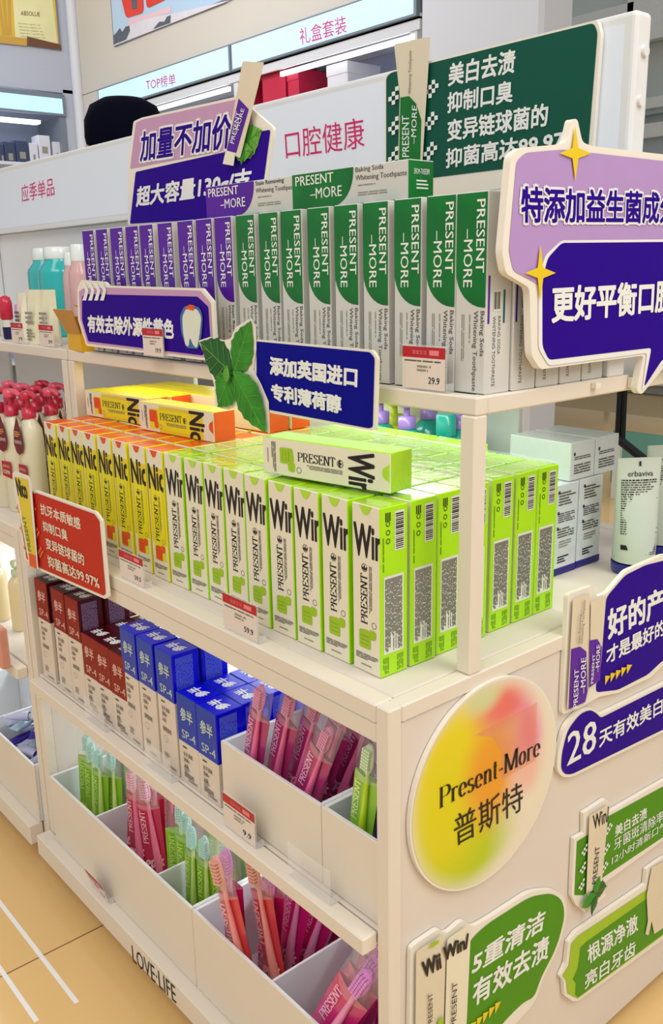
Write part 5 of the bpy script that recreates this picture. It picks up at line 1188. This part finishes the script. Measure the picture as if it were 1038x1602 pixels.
# goods on the next island's upper shelf
zu2 = 1.0614
mat('teal_glass', (30, 190, 190), .08, .05, coat=.8, alpha=.85); mat('clear_cap', (230, 238, 238), .2, coat=.4); mat('pink_glass', (222, 180, 180), .15, .05, alpha=.85, coat=.6); mat('cream_pack', (232, 228, 196), .35, .05); mat('gold_card', (196, 142, 50), .4, .08, 10); mat('gold_inner', (230, 178, 10), .4, .05); mat('navy_print', (30, 26, 90), .4); mat('brown_carton', (140, 64, 30), .4, .1, 30)
def jar(px0, px1, py_top, py_cap, Y, m_, cap_m, label):
    x0 = at(px0, 430, 1, Y).x; x1 = at(px1, 430, 1, Y).x; x = (x0 + x1) / 2; r = (x1 - x0) / 2 * .8; zt = at((px0 + px1) / 2, py_top, 1, Y).z; zc_ = at((px0 + px1) / 2, py_cap, 1, Y).z
    t = thing('mouthwash_bottle', label, 'bottle', (x, Y, zu2), group='bottles on the next island'); h = zc_ - zu2
    q = MB(); q.lathe([(r * .9, 0), (r, .006), (r, h * .80), (r * .96, h * .85), (r * .66, h * .94), (r * .64, h)], (x, Y, zu2), m_, 16); part('bottle_body', q, t)
    q = MB(); q.lathe([(r * .66, h - .004), (r * .68, h), (r * .66, zt - zu2 - .003), (r * .6, zt - zu2)], (x, Y, zu2), cap_m, 16); part('cap', q, t)
jar(58, 88, 388, 404, .335, 'teal_glass', 'clear_cap', 'teal mouthwash bottle with a clear cap, left one'); jar(76, 112, 386, 402, .31, 'teal_glass', 'clear_cap', 'teal mouthwash bottle with a clear cap, right one')
jar(104, 119, 395, 412, .26, 'pink_glass', 'clear_cap', 'pale pink bottle beside the teal ones'); jar(115, 134, 382, 405, .22, 'pink_glass', 'clear_cap', 'pale pink bottle beside the purple cartons')
def pouch(px, py, w, h, m_, label, Y, printm='pale_ink', yaw=.1):
    p = at(px, py, 2, zu2) if Y is None else at(px, py, 1, Y); t = thing('stand_pouch', label, 'pouch', (p.x, p.y, zu2), (0, 0, yaw), 'goods on the next island')
    q = MB(); vs = []
    for z, d in ((0, .014), (h * .3, .013), (h * .7, .007), (h, .0008)): vs += [(-w / 2, 0, z), (-w / 4, -d, z), (w / 4, -d, z), (w / 2, 0, z), (w / 4, d, z), (-w / 4, d, z)]
    q.add(vs, [(j * 6 + i, j * 6 + (i + 1) % 6, (j + 1) * 6 + (i + 1) % 6, (j + 1) * 6 + i) for j in range(3) for i in range(6)], m_); q.add(vs[:6], [tuple(reversed(range(6)))], m_); obj('pouch_body', q.mesh('p'), t)
    f = Fr((-w / 4, -.0152, 0), (1, 0, 0), (0, 0, 1)); q = MB(); q.micro(f, 0, w / 2, h * .05, h * .28, 4, 0, printm, seed=int(px)); q.micro(Fr((-w / 4, -.0145, 0), (1, 0, 0), (0, .008, 1)), 0, w / 2, h * .35, h * .6, 3, .001, printm, seed=int(px) + 1); obj('printing', q.mesh('pr'), t)
pouch(60, 538, .060, .108, 'cream_pack', 'cream stand-up pouch left of the gold box', None); pouch(82, 540, .060, .108, 'cream_pack', 'cream stand-up pouch against the gold box', None); pouch(104, 524, .064, .112, 'cream_pack', 'cream stand-up pouch behind the gold box', None); pouch(40, 530, .040, .100, 'card_cream', 'narrow grey-printed sachet beside the red cap', None, 'grey_ink')
p = at(98, 548, 2, zu2); t = thing('gold_box', 'open gold display box with its flap folded out', 'box', (p.x + .028, p.y + .042, zu2), (0, 0, -.1), 'goods on the next island')
q = MB(); q.box(-.032, .038, -.03, -.028, 0, .032, 'gold_inner'); q.box(-.032, .038, .028, .03, 0, .07, 'gold_card'); q.box(.036, .038, -.028, .028, 0, .06, 'gold_inner'); q.box(-.032, -.03, -.028, .028, 0, .06, 'gold_card'); q.box(-.03, .036, -.028, .028, 0, .002, 'gold_inner'); obj('box_tray', q.mesh('g'), t)
q = MB(); q.slab(Fr((-.034, -.031, .032), (1, 0, 0), (0, -.35, 1)), [(0, 0), (.074, 0), (.082, .045), (-.018, .045)], -.001, .001, 'gold_card'); obj('front_flap', q.mesh('g'), t)
q = MB(); q.slab(Fr((-.04, .03, .06), (1, 0, 0), (0, -.8, .35)), [(.0, 0), (.080, 0), (.075, .03), (.03, .055)], -.001, .001, 'gold_card'); obj('rear_flap', q.mesh('g'), t)
p = at(14, 530, 2, zu2); t = thing('balm_tube', 'small tube with a red cap standing on the next island', 'tube', (p.x, p.y, zu2), group='goods on the next island')
q = MB(); q.lathe([(.010, .04), (.014, .045), (.0145, .078), (.011, .09), (.004, .094)], (0, 0, 0), 'pump_red', 14); obj('cap', q.mesh('c'), t); q = MB(); q.lathe([(.009, 0), (.0105, .002), (.012, .041)], (0, 0, 0), 'navy_print', 14); obj('tube_body', q.mesh('c'), t); q = MB(); q.lathe([(.0115, .026), (.0124, .0415)], (0, 0, 0), 'label_white', 14); obj('label_band', q.mesh('c'), t)
p = at(12, 505, 2, zu2); t = thing('small_carton', 'tall brown carton with a round emblem behind the red cap', 'box', (p.x, p.y + .03, zu2), (0, 0, .3), 'goods on the next island')
q = MB(); q.bbox(-.014, .014, -.012, .012, 0, .115, 'brown_carton', .001); obj('carton_body', q.mesh('c'), t); q = MB(); ring(q, Fr((0, -.0124, .095), (1, 0, 0), (0, 0, 1)), 0, 0, .008, 'navy_print', .6); obj('printed_emblem', q.mesh('c'), t)
for i, (px, py, h) in enumerate([(2, 525, .07), (28, 530, .075), (34, 515, .085), (-12, 528, .08)]):
    p = at(px, py, 2, zu2); t = thing('lip_balm', 'small white and pink balm stick, %s near the red cap' % ordn(i), 'balm', (p.x, p.y + .01, zu2), group='goods on the next island')
    q = MB(); q.lathe([(.009, 0), (.010, .002), (.010, h * .6)], (0, 0, 0), 'label_white', 12); obj('stick_body', q.mesh('c'), t); q = MB(); q.lathe([(.0098, h * .6), (.0098, h * .96), (.007, h)], (0, 0, 0), ['clear_cap', 'pink_lavender', 'brown_carton', 'clear_cap'][i], 12); obj('cap', q.mesh('c'), t)
# cream bottles and the tray of tubes on the next island
mat('cream_bottle', (232, 214, 168), .3, .03, coat=.4); mat('sage_cap', (206, 220, 180), .4); mat('rose_pack', (216, 150, 130), .35, .15, 30)
for i, (px, py, h, hm) in enumerate([(52, 1012, .155, 'cream_bottle'), (18, 990, .155, 'sage_cap'), (-14, 975, .155, 'sage_cap')]):
    p = at(px, py, 2, .4512)
    pump('lotion_bottle', ['cream lotion bottle on the middle shelf by the divider post', 'cream lotion bottle with a sage cap at the left edge', 'cream lotion bottle beyond the left edge', 'cream lotion bottle in the second line'][i], p.x - .012, p.y + .03, .4512, 'cream_bottle', 'acrylic' if i == 0 else hm, hm, h, .026, 'cream bottles on the next island', -.6, (1, .8), spout=.022)
p = at(2, 1040, 2, .4512); t = thing('rose_bag', 'pinkish sachet standing at the far left of the middle shelf', 'pouch', (p.x, p.y, .4512)); q = MB(); q.bbox(-.012, .03, -.01, .01, 0, .085, 'rose_pack', .004); obj('pouch_body', q.mesh('c'), t); q = MB(); q.box(-.012, .03, -.012, -.0103, .060, .070, 'label_red'); obj('label_band', q.mesh('c'), t)
T5 = tray(-1.55, -1.035, -.008, .17, .1015, .232, [-1.30], 'white tray heaped with small tubes on the next island base')
mat('tube_navy', (50, 30, 150), .3, .1, coat=.5); mat('tube_lilac', (190, 190, 220), .3, .15, 30, coat=.4); mat('tube_sky', (170, 200, 216), .3, .2, 40, coat=.4)
rr = random.Random(3); cnt = {}
k = 0
for layer, (z, n_) in enumerate(((.118, 10), (.150, 10), (.180, 10), (.212, 10), (.236, 8))):
    for i in range(n_):
        x = -1.075 - .022 * i - rr.uniform(0, .012) - (.02 if layer > 3 else 0); y = .02 + rr.uniform(.015, .085) + .004 * layer; yaw = rr.uniform(.2, 2.6); L_t = .075
        # keep clear of the tray walls
        ex = abs(math.cos(yaw)) * L_t / 2 + .012; ey = abs(math.sin(yaw)) * L_t / 2 + .014; x = max(-1.29, min(-1.045 - ex, x)); y = max(.001 + ey, min(.16 - ey, y))
        ms = ['tube_navy', 'tube_lilac', 'tube_sky', 'tube_lilac'][k % 4]; nm = {'tube_navy': 'violet', 'tube_lilac': 'pale lilac', 'tube_sky': 'pale blue'}[ms]
        t = thing('small_tube', '%s mini tube, %s of its colour from the divider post, %s layer' % (nm, ordn(cnt.setdefault((nm, layer), [-1]).__setitem__(0, cnt[(nm, layer)][0] + 1) or cnt[(nm, layer)][0]), ['bottom', 'second', 'middle', 'fourth', 'top'][layer]), 'tube', (x, y, z), (rr.uniform(-.12, .12), rr.uniform(-.12, .12), yaw), 'mini tubes heaped in the tray'); k += 1
        q = MB(); vs = []
        for xx, a, b_ in ((.024, .011, .011), (.0, .0115, .0095), (-.022, .012, .004), (-.032, .0125, .0008)): vs += [(xx, a * math.cos(2 * math.pi * j / 12), b_ * math.sin(2 * math.pi * j / 12)) for j in range(12)]
        q.add(vs, [((r_i * 12 + (j + 1) % 12), (r_i * 12 + j), (r_i + 1) * 12 + j, (r_i + 1) * 12 + (j + 1) % 12) for r_i in range(3) for j in range(12)], ms, True); obj('tube_body', q.mesh('c'), t)
        q = MB(); q.tube([(.024, 0, 0), (.029, 0, 0), (.030, 0, 0), (.042, 0, 0)], .008, 'bright_white', 12, [.006, .006, .0095, .0088]); obj('cap', q.mesh('c'), t)
        if layer > 2: q = MB(); q.text(Fr((-.018, -.006, .0098), (1, 0, 0), (0, 1, 0)), 'PRESENT', (0, .003), (.034, .003), (0, .008), .0006, 'print_white' if ms == 'tube_navy' else 'pale_ink', .02); obj('lettering', q.mesh('c'), t)
# ------------------------------------------------------------------ shopper behind the island
def shopper():
    mat('cap_navy', (5, 6, 24), .9, .1, 60, spec=.1); mat('skin', (214, 160, 130), .5, .05, 20); mat('coat_dark', (24, 34, 42), .8, .1, 30); mat('hair_black', (16, 14, 16), .6, .1, 80); mat('blouse', (226, 226, 230), .7, .05, 60); mat('phone_pink', (214, 190, 206), .3); mat('trouser', (40, 44, 60), .8); mat('shoe', (30, 28, 30), .5); mat('lip', (176, 84, 80), .5); mat('strap_pink', (206, 120, 140), .5)
    top = at(197, 152, 1, .95); H = top.z; x, y = top.x, .95
    k = H / 1.72
    t = thing('person', 'shopper in a black cap and dark sleeve holding a phone behind the island', 'person', (x, y, 0))
    # facing the island (towards -y, a little to the left)
    fy = Vector((-.25, -1, 0)).normalized(); sx_ = Vector((1, -.25, 0)).normalized()
    def L(a, b_, z): return sx_ * a * k + fy * b_ * k + Vector((0, 0, z * k))
    J = {'pel': (0, 0, .93), 'sp': (0, .01, 1.12), 'ch': (0, .0, 1.30), 'nk': (0, .015, 1.44), 'hd0': (0, .03, 1.50), 'hd': (0, .035, 1.58), 'hd1': (0, .025, 1.66),
         'shl': (-.18, 0, 1.38), 'ell': (-.23, .08, 1.13), 'wrl': (-.10, .30, 1.22), 'shr': (.18, 0, 1.38), 'elr': (.24, .08, 1.13), 'wrr': (.10, .30, 1.20),
         'hil': (-.09, 0, .88), 'knl': (-.10, .02, .50), 'anl': (-.10, -.01, .09), 'tol': (-.11, .12, .04), 'hir': (.09, 0, .88), 'knr': (.10, .02, .50), 'anr': (.10, -.01, .09), 'tor': (.11, .12, .04)}
    R_ = {'pel': .13, 'sp': .115, 'ch': .135, 'nk': .052, 'hd0': .062, 'hd': .085, 'hd1': .072, 'shl': .062, 'ell': .042, 'wrl': .026, 'shr': .062, 'elr': .042, 'wrr': .026, 'hil': .09, 'knl': .058, 'anl': .038, 'tol': .032, 'hir': .09, 'knr': .058, 'anr': .038, 'tor': .032}
    E_ = [('pel', 'sp'), ('sp', 'ch'), ('ch', 'nk'), ('nk', 'hd0'), ('hd0', 'hd'), ('hd', 'hd1'), ('ch', 'shl'), ('shl', 'ell'), ('ell', 'wrl'), ('ch', 'shr'), ('shr', 'elr'), ('elr', 'wrr'), ('pel', 'hil'), ('hil', 'knl'), ('knl', 'anl'), ('anl', 'tol'), ('pel', 'hir'), ('hir', 'knr'), ('knr', 'anr'), ('anr', 'tor')]
    def skin(name, J, R_, E_, root, m, parent, sub=2):
        me = bpy.data.meshes.new(name); names = list(J)
        me.from_pydata([L(*J[n]) for n in names], [(names.index(a), names.index(b_)) for a, b_ in E_], [])
        o = bpy.data.objects.new(name, me); COL.objects.link(o)
        md = o.modifiers.new('s', 'SKIN'); md.use_smooth_shade = True
        for i, n in enumerate(names):
            sv = me.skin_vertices[0].data[i]; sv.radius = (R_[n] * k,) * 2; sv.use_root = (n == root)
        o.modifiers.new('d', 'SUBSURF').levels = sub
        dg = bpy.context.evaluated_depsgraph_get(); dg.update(); m2 = bpy.data.meshes.new_from_object(o.evaluated_get(dg)); bpy.data.objects.remove(o)
        m2.materials.clear(); m2.materials.append(MATS[m]); return obj(name, m2, parent)
    body = skin('body', J, R_, E_, 'pel', 'skin', t)
    for n in ('coat_dark', 'trouser', 'shoe'): body.data.materials.append(MATS[n])
    for p in body.data.polygons:
        z = p.center.z / k
        p.material_index = 0 if (z > 1.46 or (p.center.dot(fy) / k > .24 and z > 1.0)) else 1 if z > .86 else 2 if z > .1 else 3
    for s_, w_ in ((-1, 'wrl'), (1, 'wrr')):
        W0 = J[w_]; JJ = {'w': W0, 'p': (W0[0] * .62, W0[1] + .055, W0[2] + .012), }
        RR = {'w': .024, 'p': .024}; EE = [('w', 'p')]
        for f in range(4):
            b_ = (W0[0] * .50, W0[1] + .085, W0[2] + .035 - .018 * f); JJ['a%d' % f] = (b_[0] + s_ * .004, b_[1], b_[2]); JJ['b%d' % f] = (b_[0] - s_ * .022, b_[1] + .026 - .004 * (f == 3), b_[2] + .004); JJ['c%d' % f] = (b_[0] - s_ * .042, b_[1] + .014, b_[2] + .006)
            RR['a%d' % f] = .0095; RR['b%d' % f] = .0085; RR['c%d' % f] = .0072; EE += [('p', 'a%d' % f), ('a%d' % f, 'b%d' % f), ('b%d' % f, 'c%d' % f)]
        JJ['t0'] = (W0[0] * .72, W0[1] + .045, W0[2] + .038); JJ['t1'] = (W0[0] * .5, W0[1] + .055, W0[2] + .060); RR['t0'] = .011; RR['t1'] = .009; EE += [('p', 't0'), ('t0', 't1')]
        skin('hand', JJ, RR, EE, 'w', 'skin', t, 1)
    q = MB(); c = L(0, .405, 1.235); fr_ = Fr(c, sx_, (fy * -.5 + Vector((0, 0, 1)))); q.slab(fr_, rounded([(-.075, -.036), (.075, -.036), (.075, .036), (-.075, .036)], .008), -.004, .004, 'phone_pink')
    p_ = obj('phone', q.mesh('phone'), None, 'pale pink phone held by the shopper behind the island', 'phone'); p_.location = (x, y, 0)
    # face, hair and cap
    q = MB(); hc = L(0, .03, 1.585)
    def blobm(q, c, r, m, n=14, zs=1.0, fs=1.0, part_=None):
        vs = []; 
        for j in range(9):
            th = math.pi * j / 8
            for i in range(n):
                a = 2 * math.pi * i / n; v = sx_ * math.cos(a) * math.sin(th) * r + fy * math.sin(a) * math.sin(th) * r * fs + Vector((0, 0, math.cos(th) * r * zs)); vs.append(c + v)
        q.add(vs, [(j * n + i, (j + 1) * n + i, (j + 1) * n + (i + 1) % n, j * n + (i + 1) % n) for j in range(8) for i in range(n)], m, True)
    q = MB(); blobm(q, hc + fy * -.012 * k + Vector((0, 0, .01)), .098 * k, 'hair_black', zs=1.05, fs=1.02); blobm(q, L(0, -.035, 1.50), .075 * k, 'hair_black', zs=1.3, fs=.7); obj('hair', q.mesh('hair'), t)
    q = MB(); blobm(q, L(0, .052, 1.572), .080 * k, 'skin', zs=1.28, fs=.86); obj('face', q.mesh('face'), t)
    for s_ in (-1, 1):
        q = MB(); blobm(q, L(.03 * s_, .118, 1.59), .010 * k, 'print_white', 10, .6, .5); blobm(q, L(.03 * s_, .123, 1.59), .0048 * k, 'ink', 8); obj('eye', q.mesh('eye'), t)
        q = MB(); blobm(q, L(.082 * s_, .03, 1.575), .018 * k, 'skin', 8, 1.5, .8); obj('ear', q.mesh('ear'), t)
    q = MB(); q.tube([L(0, .114, 1.60), L(0, .132, 1.562), L(0, .12, 1.555)], .008 * k, 'skin', 8, [.005 * k, .011 * k, .009 * k]); obj('nose', q.mesh('nose'), t)
    q = MB(); blobm(q, L(0, .112, 1.53), .020 * k, 'lip', 10, .35, .4); obj('mouth', q.mesh('mouth'), t)
    q = MB(); n = 24; vs = []
    for r, z in ((.110, -.075), (.118, -.03), (.116, .02), (.098, .062), (.06, .084), (.0, .09)):
        vs += [L(0, .01, 1.63) + sx_ * r * k * math.cos(2 * math.pi * i / n) + fy * r * k * 1.08 * math.sin(2 * math.pi * i / n) + Vector((0, 0, z * k)) for i in range(n)]
    q.add(vs, [(j * n + i, j * n + (i + 1) % n, (j + 1) * n + (i + 1) % n, (j + 1) * n + i) for j in range(5) for i in range(n)], 'cap_navy', True); cp = obj('cap', q.mesh('cap'), t)
    q = MB(); vs = []
    for r, z in ((.108, -.06), (.15, -.085), (.165, -.105)):
        vs += [L(0, .01, 1.63) + sx_ * r * k * math.cos(2 * math.pi * i / n) + fy * r * k * 1.1 * math.sin(2 * math.pi * i / n) + Vector((0, 0, z * k)) for i in range(n)]
    q.add(vs, [(j * n + i, j * n + (i + 1) % n, (j + 1) * n + (i + 1) % n, (j + 1) * n + i) for j in range(2) for i in range(n)] , 'cap_navy', True); obj('brim', q.mesh('brim'), cp)
    q = MB(); q.tube([L(.10, .12, 1.42), L(.13, .16, 1.30), L(.06, .17, 1.1), L(-.05, .17, .95)], .012 * k, 'strap_pink'); obj('bag_strap', q.mesh('bs'), t)
shopper()
